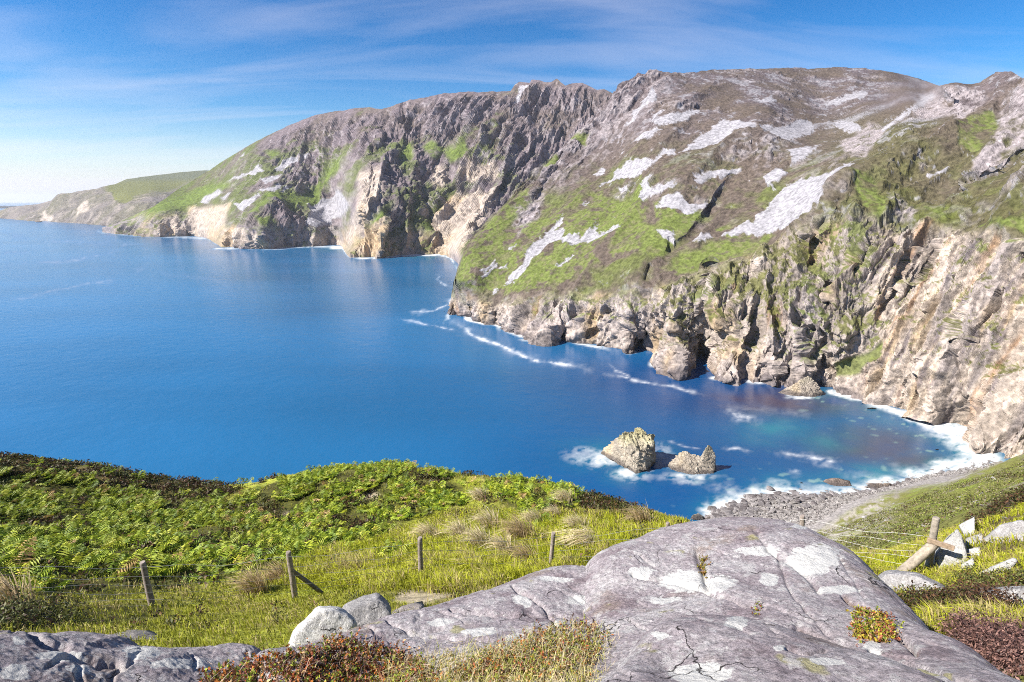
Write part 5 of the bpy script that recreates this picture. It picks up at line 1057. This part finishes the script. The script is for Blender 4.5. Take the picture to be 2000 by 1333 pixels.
# ------------------------------------------------------------------ plants
def blades(P, L, wd, lean, C, seed=0, seg=2):
    """tapering bent blades: 5 vertices, 3 triangles each; lean = horizontal tip offset (n,2)"""
    n = len(P); r_ = np.random.default_rng(seed); th = r_.random(n)*math.pi*2
    sx, sy = np.cos(th)*wd*.5, np.sin(th)*wd*.5
    V = np.zeros((n, 5, 3)); z = np.zeros(n)
    V[:, 0] = P - np.stack([sx, sy, z], 1); V[:, 1] = P + np.stack([sx, sy, z], 1)
    mid = P + np.stack([lean[:, 0]*.32, lean[:, 1]*.32, L*.6], 1)
    V[:, 2] = mid - np.stack([sx, sy, z], 1)*.75; V[:, 3] = mid + np.stack([sx, sy, z], 1)*.75
    h = np.sqrt(np.maximum(L**2 - (lean**2).sum(1)*0.8, (0.25*L)**2)); V[:, 4] = P + np.stack([lean[:, 0], lean[:, 1], h], 1)
    f = np.array([[0, 1, 3], [0, 3, 2], [2, 3, 4]]); F = (np.arange(n)[:, None, None]*5 + f[None]).reshape(-1, 3)
    C5 = np.repeat(C[:, None, :], 5, 1)
    return V.reshape(-1, 3), F, C5.reshape(-1, 3)
def leaf_quads(P, Nrm, size, C, seed=0, asp=0.5):
    n = len(P); r_ = np.random.default_rng(seed); a = r_.normal(size=(n, 3)); a -= (a*Nrm).sum(1, keepdims=True)*Nrm; a /= np.linalg.norm(a, axis=1, keepdims=True)
    b = np.cross(Nrm, a); s = np.asarray(size).reshape(-1, 1)
    V = np.stack([P - a*s, P - b*s*asp, P + a*s, P + b*s*asp], 1)
    F = np.arange(n*4).reshape(n, 4); return V.reshape(-1, 3), F, np.repeat(C, 4, 0)
def scatter(n, boxes, seed):
    """random ground points whose picture position falls in px boxes"""
    r_ = np.random.default_rng(seed); x0, x1, r0, r1 = boxes
    a0, a1 = c2(x0, 3, 0)[0], c2(x1, 3, 0)[0]
    az = r_.uniform(a0, a1, n); r = np.sqrt(r_.uniform(r0*r0, r1*r1, n)); x, y = r*np.sin(az), r*np.cos(az); z = gz(x, y)
    P = np.stack([x, y, z], 1); X, Y = to_px(P); return P, X, Y, r, r_
def frond(L, seed, np_=9):
    """one arching bracken frond along +x, as triangles"""
    r_ = np.random.default_rng(seed); V = []; F = []
    def spine(t): return np.array([L*0.85*math.sin(t*1.25), 0, L*(0.62*t - 0.42*t*t)])
    for i in range(np_):
        t = 0.22 + 0.78*i/np_; p = spine(t); w = L*0.40*(1 - (i/np_))**0.8*(0.8 + 0.4*r_.random()) + 0.02; c = L*0.078*(1 - 0.4*i/np_)
        for s in (-1, 1):
            q = p + np.array([w*0.30, s*w, -w*0.22 + 0.06*L*r_.normal()*0.5]); b = len(V)
            m = p*.5 + q*.5
            V += [p, m + np.array([c*.55, 0, 0.012]), q, m - np.array([c*.55, 0, -0.012])]; F += [(b, b+1, b+2), (b, b+2, b+3)]
    b = len(V); p = spine(1.0); k = spine(0.86); V += [k + (0, .03*L, 0), k - (0, .03*L, 0), p + (L*.1, 0, -.03*L)]; F.append((b, b+1, b+2))
    b = len(V); p0, p1 = np.zeros(3), spine(0.5); V += [p0 + (0, .006, 0), p0 - (0, .006, 0), p1]; F.append((b, b+1, b+2))
    return np.array(V), np.array(F)
def bracken_plant(seed):
    r_ = np.random.default_rng(seed); Vs, Fs, Cs, off = [], [], [], 0
    nf = r_.integers(6, 9); a0 = r_.random()*6.3
    for k in range(nf):
        V, F = frond(r_.uniform(.40, .74), seed*20 + k, 9); a = a0 + k*2.4 + r_.normal()*.2; ca, sa = math.cos(a), math.sin(a)
        V = np.stack([V[:, 0]*ca - V[:, 1]*sa, V[:, 0]*sa + V[:, 1]*ca, V[:, 2]*r_.uniform(1.2, 2.1) + 0.02], 1)
        c = np.array([(0.24, 0.31, 0.02), (0.34, 0.39, 0.025), (0.13, 0.20, 0.018), (0.40, 0.41, 0.04), (0.30, 0.20, 0.07)][r_.choice(5, p=[.3, .27, .2, .18, .05])])*r_.uniform(.75, 1.15)
        Vs.append(V); Fs.append(F + off); off += len(V); Cs.append(np.broadcast_to(c, V.shape))
    return np.concatenate(Vs), np.concatenate(Fs), np.concatenate(Cs)
def build_bracken():
    P, X, Y, r, r_ = scatter(13500, (-80, 1150, 14.5, 50), 21)
    den = polys(X + 14*fbm(P[:, 0]*.3, P[:, 1]*.3, 2.0, 3), Y + 10*fbm(P[:, 0]*.3, P[:, 1]*.3, 5.0, 3), BRACK, 4)
    clump = sstep(-.03, .10, fbm(P[:, 0]*0.45, P[:, 1]*0.45, 11.0, 4))
    ok = (r_.random(len(P)) < den*clump*0.75) | (r_.random(len(P)) < 0.012)
    ok &= ~((r < 16.5) & (X > 340)) & ~((X > 480) & (Y > 1100)); P, X, Y, r = P[ok], X[ok], Y[ok], r[ok]
    protos = [bracken_plant(300 + k) for k in range(8)]; n = len(P)
    key = np.argsort(r); vis = [i for i in key if -20 < X[i] < 1150][:]; big = set(vis[::max(1, len(vis)//300)][:300]) if False else set(vis[:300])
    meshes = [mesh_np('bracken', V, F, M_LEAF, C, False) for V, F, C in protos]; Vs, Fs, Cs, off = [], [], [], 0
    for i in range(n):
        s = r_.uniform(.75, 1.25); a = r_.random()*6.3
        if i in big:
            o = obj('bracken', meshes[i % 8], loc=P[i].tolist()); o.rotation_euler = (0, 0, a); o.scale = (s,)*3
            tag(o, 'bright green bracken plant among the nearer bracken on the left hill', 'bracken', 'nearer bracken on the hill')
        else:
            V, F, C = protos[i % 8]; ca, sa = math.cos(a)*s, math.sin(a)*s
            Vs.append(np.stack([V[:, 0]*ca - V[:, 1]*sa, V[:, 0]*sa + V[:, 1]*ca, V[:, 2]*s], 1) + P[i]); Fs.append(F + off); off += len(V); Cs.append(C*r_.uniform(.7, 1.15)*np.interp(X[i], [0, 450, 650], [.9, .95, 1.1]))
    o = obj('bracken_bed', mesh_np('bracken_bed', np.concatenate(Vs), np.concatenate(Fs), M_LEAF, np.concatenate(Cs), False))
    tag(o, 'thick bed of bracken covering the upper part of the near hill', 'bracken', kind='stuff'); print('bracken', n, off)
build_bracken()
def heather_geo(P, R, H, n, C, seed, size=.05):
    """a low bush: many small leaf faces through a dome"""
    r_ = np.random.default_rng(seed); d = r_.normal(size=(n, 3)); d[:, 2] = np.abs(d[:, 2]); d /= np.linalg.norm(d, axis=1, keepdims=True)
    q = d*(r_.random((n, 1))**0.4); pos = np.stack([q[:, 0]*R, q[:, 1]*R, q[:, 2]*H], 1); pos[:, 2] *= 1 + .35*np.sin(pos[:, 0]*9/R*0.3 + seed)
    nr = d + r_.normal(size=(n, 3))*.6; nr /= np.linalg.norm(nr, axis=1, keepdims=True)
    ci = r_.integers(len(C), size=n); cc = np.asarray(C)[ci]*r_.uniform(.6, 1.3, (n, 1))
    return leaf_quads(pos + P, nr, r_.uniform(.6, 1.3, n)*size, cc, seed, 0.42)
HC = [(0.075, 0.042, 0.022), (0.12, 0.06, 0.03), (0.06, 0.07, 0.018), (0.10, 0.10, 0.025), (0.05, 0.03, 0.02)]
def build_heather_bed():
    P, X, Y, r, r_ = scatter(6400, (-80, 1350, 9.5, 50), 31); wob = fbm(P[:, 0]*.3, P[:, 1]*.3, 7.0, 3)
    d1 = polys(X + 12*wob, Y + 6*wob, HEATHB, 5); d2 = polys(X, Y, BRACK, 5)*sstep(0.0, .2, fbm(P[:, 0]*0.28, P[:, 1]*0.28, 31.0, 3))*.7
    ok = r_.random(len(P)) < np.maximum(np.maximum(d1*.9, d2), np.where(Y < 1100, 0.05, 0.10*(X < 1000))); P, X, r = P[ok], X[ok], r[ok]
    Q, X2, Y2, r2, _ = scatter(2600, (1560, 2060, 15, 170), 32); k2 = (fbm(Q[:, 0]*.12, Q[:, 1]*.12, 3.0, 3) > 0.0) & (interp_grid(beach_s, Q[:, 0], Q[:, 1]) < .3); Q, r2 = Q[k2], r2[k2]
    out = []
    for i, (p, rr) in enumerate(zip(P, r)): sm = 0.5 if rr < 15 else 1.0; out.append(heather_geo(p, r_.uniform(.3, .65)*sm, r_.uniform(.18, .34)*sm, 70, HC if r_.random() < .7 else HC[2:4], i, (.055 + rr*.0008)*(0.55 if rr < 15 else 1.0)))
    for i, (p, rr) in enumerate(zip(Q, r2)):
        s = np.clip(rr/30, .5, 2.6); out.append(heather_geo(p, r_.uniform(.35, .7)*s, r_.uniform(.12, .25)*s, 36, [(0.15, 0.17, 0.03), (0.20, 0.22, 0.04), (0.10, 0.10, 0.03), (0.26, 0.22, 0.14)] if r_.random() < .75 else HC, 9000 + i, .05*s + .02))
    off = 0; Vs, Fs, Cs = [], [], []
    for V, F, C in out: Vs.append(V); Fs.append(F + off); off += len(V); Cs.append(C)
    o = obj('heath', mesh_np('heath', np.concatenate(Vs), np.concatenate(Fs), M_LEAF, np.concatenate(Cs), False)); tag(o, 'low brown heather and wiry heath growing over the slopes', 'heather', kind='stuff')
    print('heath', len(out), off)
build_heather_bed()
def build_grass():
    P, X, Y, r, r_ = scatter(300000, (-80, 2080, 6.0, 34), 41)
    P2, X2, Y2, r2, _ = scatter(90000, (-80, 2080, 6.0, 15.5), 43); P, X, Y, r = [np.concatenate(q) for q in ((P, P2), (X, X2), (Y, Y2), (r, r2))]
    px = X + 10*fbm(P[:, 0]*.4, P[:, 1]*.4, 2.0, 3)
    lawn = polys(px, Y, LAWN, 8); rt = polys(px, Y, [[(1690, 1080), (1800, 1060), (1880, 1110), (1830, 1130), (1720, 1120)], [(1760, 1175), (1900, 1195), (2060, 1210), (2060, 1265), (1900, 1250), (1830, 1245)], [(1560, 1060), (2060, 960), (2060, 1150), (1600, 1120)]], 6)
    br = polys(px, Y, BRACK, 6); bare = polys(px, Y, PATHS, 6)
    keep = np.clip(0.30 + 0.7*lawn + 0.6*rt - 0.15*br - 0.28*bare, 0, 1)*np.interp(r, [6, 12, 20, 34], [1, 1, .75, .5])
    vis = (X > -30) & (X < 2030) & ~((X > 1380) & (X < 1540) & (r < 24))
    ok = (r_.random(len(P)) < keep) & vis; P, X, Y, r, lawn, rt = P[ok], X[ok], Y[ok], r[ok], lawn[ok], rt[ok]; n = len(P)
    t = fbm(P[:, 0]*.5, P[:, 1]*.5, 9.0, 3); t2 = fbm(P[:, 0]*1.4, P[:, 1]*1.4, 19.0, 3); L = (0.09 + 0.20*np.maximum(lawn, 0.35*rt)*r_.uniform(.4, 1.3, n) + 0.05*r_.random(n))*np.clip(1 + .8*t + 1.3*t2, .35, 2.0)
    wd = 0.007 + 0.0009*r; lean = np.stack([-0.35*L + r_.normal(size=n)*L*.35, 0.1*L + r_.normal(size=n)*L*.35], 1)
    c = np.array((0.34, 0.35, 0.035)) + (np.array((0.45, 0.47, 0.028)) - (0.34, 0.35, 0.035))*np.clip(np.maximum(lawn, rt*.8) + .4*t, 0, 1)[:, None]
    dry = r_.random(n) < np.clip(.20 + 1.0*t + .6*t2, .04, .75); c = np.where(dry[:, None], np.array((0.44, 0.36, 0.15)), c)*r_.uniform(.6, 1.2, (n, 1)); c = c*np.clip(1 - 1.2*np.clip(-t2, 0, 1) - .5*np.clip(-t, 0, 1), .45, 1)[:, None]
    V, F, C = blades(P, L, wd, lean, c, 5)
    o = obj('grass', mesh_np('grass', V, F, M_LEAF, C, False)); tag(o, 'short bright green grass covering the near hill', 'grass', kind='stuff'); print('grass', n)
build_grass()
TUS = [(842, 1042, 20, .8), (900, 1050, 19.5, .8), (958, 1025, 22, .95), (1020, 1055, 19, 1.05), (940, 1070, 18, .8), (1030, 1105, 15.5, .75), (1045, 1020, 23, .8), (1150, 1075, 17.5, .9), (1105, 990, 26, .8), (1130, 1035, 21, .7), (1255, 1030, 22.5, .9), (985, 1080, 17, .7), (940, 990, 27, .7), (500, 1130, 14.6, .7), (545, 1115, 15.5, .6), (25, 1210, 12.6, .8), (1085, 1010, 24, .6)]
TUSLAB = ['left of the fence post nearest the path', 'between two larger tussocks above the middle post', 'tall and upright in the middle of the bright grass', 'largest and brownest, left of the fourth post', 'pale and spread just above the fence wires', 'shaggy brown, right below the fence wires', 'pale, right of the tall upright one', 'flattened pale, just right of the fourth post', 'small, near the heather skyline on the right', 'thin, above the flattened pale one', 'brown, far right beside the fifth post', 'low, in front of the largest tussock', 'pale, on the rim of the bracken', 'brown, left of the braced second post', 'thin brown, touching the second post', 'dark, at the left edge under the fence', 'faint, below the skyline heather']
for k, (x, y, r, s) in enumerate(TUS):
    p = on_ground(x, y, r); r_ = np.random.default_rng(700 + k); n = 330; s = s*1.15; q = np.stack([r_.normal(size=n)*.16*s, r_.normal(size=n)*.13*s, np.zeros(n)], 1)
    L = r_.uniform(.55, 1.0, n)*s; lean = np.stack([-L*.55 + r_.normal(size=n)*.16*L + q[:, 0]*.9, L*.1 + r_.normal(size=n)*.16*L + q[:, 1]*.9], 1)
    if k == 7: lean[:, 0] -= .45*L
    c = np.array([(0.72, 0.60, 0.38), (0.58, 0.45, 0.26), (0.76, 0.66, 0.48), (0.40, 0.40, 0.08)])[r_.choice(4, n, p=[.35, .25, .2, .2])]*r_.uniform(.7, 1.15, (n, 1))
    if k in (3, 5, 10, 13, 14, 15): c = c*np.array((.75, .68, .6))
    V, F, C = blades(q, L, np.full(n, .011 + .0005*r), lean, c, k)
    o = obj('grass_tussock', mesh_np('grass_tussock', V, F, M_LEAF, C, False), loc=(p - (0, 0, .03)).tolist()); tag(o, 'windblown straw tussock, ' + TUSLAB[k], 'grass tussock', 'windblown grass tussocks')
# foreground heather and dry grass on the rock ledge
def on_out(key, px, py, guess):
    """where the view ray through a pixel meets an outcrop (or the ground)"""
    dx, dy, dz = ray(px, py); az = np.arctan2(dx, dy); lo = np.full(np.shape(px), math.log(1.3)); best = None
    ls = np.linspace(math.log(1.5), math.log(9.0), 70); A = np.asarray(az)[..., None] + 0*ls; Z = OUT[key].z(A, ls + 0*A)
    ray_z = EYE + np.asarray(dz)[..., None]*np.exp(ls); hit = (Z > ray_z); i = np.argmax(hit, -1); r = np.exp(ls[i])
    return np.stack([dx*r, dy*r, np.take_along_axis(Z, i[..., None], -1)[..., 0]], -1)
def sprigs(base, L, nleaf, cols, size, seed, up_=(0, 0, 1)):
    """leafy sprigs: a bent stem each, with small leaves all along"""
    r_ = np.random.default_rng(seed); n = len(base); Lr = L*r_.uniform(.6, 1.25, n); d = r_.normal(size=(n, 3))*.55 + np.array(up_); d /= np.linalg.norm(d, axis=1, keepdims=True); bend = r_.normal(size=(n, 3))*.35
    t = np.linspace(.15, 1, nleaf)[None, :, None]; p = base[:, None] + (d[:, None]*t + bend[:, None]*t*t*.5)*Lr[:, None, None]
    p = p + r_.normal(size=p.shape)*size*.45
    ci = r_.integers(len(cols), size=n); jit = r_.random((n, nleaf)) < .25; cj = np.where(jit, r_.integers(len(cols), size=(n, nleaf)), ci[:, None]); c = np.asarray(cols)[cj]*r_.uniform(.55, 1.25, (n, nleaf, 1))
    nr = r_.normal(size=(n*nleaf, 3)); nr /= np.linalg.norm(nr, axis=1, keepdims=True)
    return leaf_quads(p.reshape(-1, 3), nr, r_.uniform(.6, 1.3, n*nleaf)*size, c.reshape(-1, 3), seed, .5)
FG = [(0.52, 0.18, 0.035), (0.38, 0.11, 0.05), (0.22, 0.085, 0.05), (0.30, 0.33, 0.03), (0.19, 0.24, 0.025), (0.52, 0.34, 0.16), (0.10, 0.05, 0.03)]
def in_poly_px(poly, n, seed):
    P = np.asarray(poly, float); r_ = np.random.default_rng(seed); x = r_.uniform(P[:, 0].min(), P[:, 0].max(), n*3); y = r_.uniform(P[:, 1].min(), P[:, 1].max(), n*3)
    k = poly_sd(x, y, poly) > 0; return x[k][:n], y[k][:n]
def plant_patch(name, label, cat, poly, key, n, L, nleaf, cols, size, seed, up_=(0, 0, 1), grass=0, gcol=((0.60, 0.51, 0.24), (0.66, 0.55, 0.36), (0.38, 0.40, 0.07)), gl=.10, kind=None, group=None):
    parts = []
    x, y = in_poly_px(poly, n, seed); b = on_out(key, x, y, 2.0) if key else np.array([on_ground(a, c, key_r) for a, c, key_r in zip(x, y, [r0]*len(x))])
    parts.append(sprigs(b - (0, 0, .02), L, nleaf, cols, size, seed, up_))
    Vt, Ft, Ct = None, None, None
    V, F, C = parts[0]
    F3 = np.concatenate([F[:, [0, 1, 2]], F[:, [0, 2, 3]]])
    if grass:
        x, y = in_poly_px(poly, grass, seed + 1); b = on_out(key, x, y, 2.0); r_ = np.random.default_rng(seed + 2); m = len(b); Lg = gl*r_.uniform(.5, 1.5, m)
        c = np.asarray(gcol)[r_.integers(len(gcol), size=m)]*r_.uniform(.6, 1.15, (m, 1))
        V2, F2, C2_ = blades(b - (0, 0, .01), Lg, np.full(m, .0032), r_.normal(size=(m, 2))*Lg[:, None]*.6, c, seed); F3 = np.concatenate([F3, F2 + len(V)]); V = np.concatenate([V, V2]); C = np.concatenate([C, C2_])
    c0 = V.mean(0)
    o = obj(name, mesh_np(name, V - c0, F3, M_LEAF, C, False), loc=c0.tolist()); tag(o, label, cat, group, kind); return o
plant_patch('heather', 'rust-red leafy heather along the bottom edge, left of the dry grass', 'heather', [(390,1350),(460,1318),(530,1302),(600,1280),(640,1262),(690,1255),(740,1270),(810,1295),(850,1330),(860,1400),(400,1400)], 'B', 2100, .085, 18, FG, .0105, 61, grass=900, gcol=((0.45, 0.33, 0.28), (0.55, 0.42, 0.33), (0.30, 0.20, 0.16)), kind='stuff')
plant_patch('dry_grass', 'dry straw grass and moss on the rock ledge at the bottom centre', 'grass', [(740,1330),(790,1300),(860,1285),(930,1275),(980,1262),(1050,1245),(1130,1228),(1200,1240),(1215,1290),(1190,1345),(1150,1400),(740,1400)], 'B', 1500, .05, 12, [(0.40, 0.38, 0.05), (0.52, 0.44, 0.14), (0.46, 0.19, 0.05), (0.56, 0.46, 0.30)], .008, 62, grass=4200, kind='stuff')
plant_patch('heather', 'orange and green heather sprigs standing at the end of the ledge beside the gap', 'heather', [(880,1320),(960,1290),(1020,1255),(1060,1235),(1120,1225),(1180,1232),(1200,1262),(1160,1300),(1100,1330),(960,1345)], 'B', 800, .07, 16, FG, .010, 63, grass=300)
plant_patch('heather', 'round rusty heather cushion growing in a hollow of the dome', 'heather', [(1664,1240),(1666,1212),(1672,1192),(1688,1198),(1712,1200),(1735,1218),(1750,1230),(1738,1250),(1722,1258),(1700,1250),(1680,1258)], 'A', 900, .055, 16, FG[1:6] + [(0.42, 0.32, 0.03)], .0095, 64, (-.2, -.5, 1))
plant_patch('heather', 'tiny heather tuft in a vertical crack of the dome', 'heather', [(1363,1122),(1366,1098),(1378,1095),(1382,1128)], 'A', 60, .05, 12, [(0.26, 0.22, 0.03), (0.24, 0.12, 0.03), (0.16, 0.16, 0.03)], .008, 65, (0, -.5, 1))
plant_patch('heather', 'small brown tuft on the joint between dome and nearest rock', 'heather', [(1465,1200),(1475,1185),(1482,1186),(1480,1205)], 'A', 30, .04, 10, FG[1:5], .008, 66, (0, -.5, 1))
def bush_patch(label, poly, r0, r1, n, R, H, cols, seed, size=.02, leafs=120):
    x, y = in_poly_px(poly, n, seed); ys = np.asarray(poly)[:, 1]; out = []; r_ = np.random.default_rng(seed); off = 0; Vs, Fs, Cs = [], [], []
    for i, (a, b) in enumerate(zip(x, y)):
        r = np.interp(b, [ys.min(), ys.max()], [r1, r0]); p = on_ground(a, b, r); V, F, C = heather_geo(p, R*r_.uniform(.7, 1.3), H*r_.uniform(.7, 1.3), leafs, cols, seed*100 + i, size); Vs.append(V); Fs.append(F + off); off += len(V); Cs.append(C)
    V = np.concatenate(Vs); c0 = V.mean(0); c0[2] = V[:, 2].min()
    o = obj('heather_bush', mesh_np('heather_bush', V - c0, np.concatenate(Fs), M_LEAF, np.concatenate(Cs), False), loc=c0.tolist()); tag(o, label, 'heather'); return o
MV = [(0.16, 0.085, 0.07), (0.22, 0.12, 0.10), (0.10, 0.05, 0.045), (0.28, 0.16, 0.13), (0.06, 0.035, 0.03)]
bush_patch('mauve-brown heather in the lower right corner under the bright grass', [(1850,1255),(1900,1245),(2040,1262),(2040,1330),(1960,1320),(1890,1285)], 4.6, 6.3, 60, .22, .20, MV, 71, .014, 420)
bush_patch('dark green and brown heather bank below the layered slab', [(1745,1165),(1790,1155),(1850,1160),(1900,1175),(1890,1200),(1820,1195),(1765,1180)], 8.0, 9.2, 40, .28, .26, HC, 72, .022, 260)
bush_patch('dark brown heather clump right of the heather bank', [(1870,1165),(1920,1160),(1975,1185),(1960,1210),(1890,1200)], 8.4, 9.6, 26, .28, .28, [HC[0], HC[1], HC[4]], 73, .022, 260)
bush_patch('dark heather bushes overhanging the rock pile at the right edge', [(1905,1000),(1930,975),(1980,955),(2040,960),(2040,1005),(1960,1015)], 22, 28, 46, .55, .6, HC, 74, .05, 260)
bush_patch('rust heather fringe on the rock edge by the fourth fence post', [(1085,1112),(1120,1098),(1170,1092),(1185,1100),(1140,1110)], 10.2, 11.5, 22, .2, .2, [(0.26, 0.10, 0.04), (0.20, 0.08, 0.03), (0.22, 0.18, 0.04)], 75, .022, 150)
bush_patch('dark rushy heather at the left edge below the fence', [(-30,1200),(60,1195),(140,1205),(150,1225),(40,1232),(-30,1235)], 9.5, 12, 34, .35, .4, HC[2:] + [(0.10, 0.11, 0.03)], 76, .03, 200)
bush_patch('olive heather on the bank above the flat cracked slab', [(1880,1110),(1930,1130),(1990,1120),(2040,1130),(2040,1150),(1930,1152),(1880,1135)], 10.5, 13.2, 40, .3, .22, [HC[1], HC[2], HC[3], (0.16, 0.17, 0.04)], 77, .026, 160)

# ------------------------------------------------------------------ haze
def build_haze():
    s = 47000.0; z0, z1 = -25.0, 560.0
    V = [(x, y, z) for z in (z0, z1) for y in (-s, s) for x in (-s, s)]
    F = [(0, 2, 3, 1), (4, 5, 7, 6), (0, 1, 5, 4), (2, 6, 7, 3), (0, 4, 6, 2), (1, 3, 7, 5)]
    me = bpy.data.meshes.new('haze'); me.from_pydata(V, [], F)
    m = bpy.data.materials.new('haze_air'); m.use_nodes = True; nt = m.node_tree; nt.nodes.clear()
    out = nt.nodes.new('ShaderNodeOutputMaterial'); v = nt.nodes.new('ShaderNodeVolumePrincipled')
    v.inputs['Color'].default_value = (0.86, 0.91, 1.0, 1); v.inputs['Density'].default_value = HAZE; v.inputs['Anisotropy'].default_value = 0.2
    for k in ('Density Attribute', 'Color Attribute', 'Temperature Attribute'): v.inputs[k].default_value = ''
    nt.links.new(v.outputs[0], out.inputs['Volume']); me.materials.append(m)
    o = obj('haze', me); tag(o, 'thin pale sea haze over the whole bay', 'haze', kind='stuff')
HAZE = 3.6e-5
build_haze()
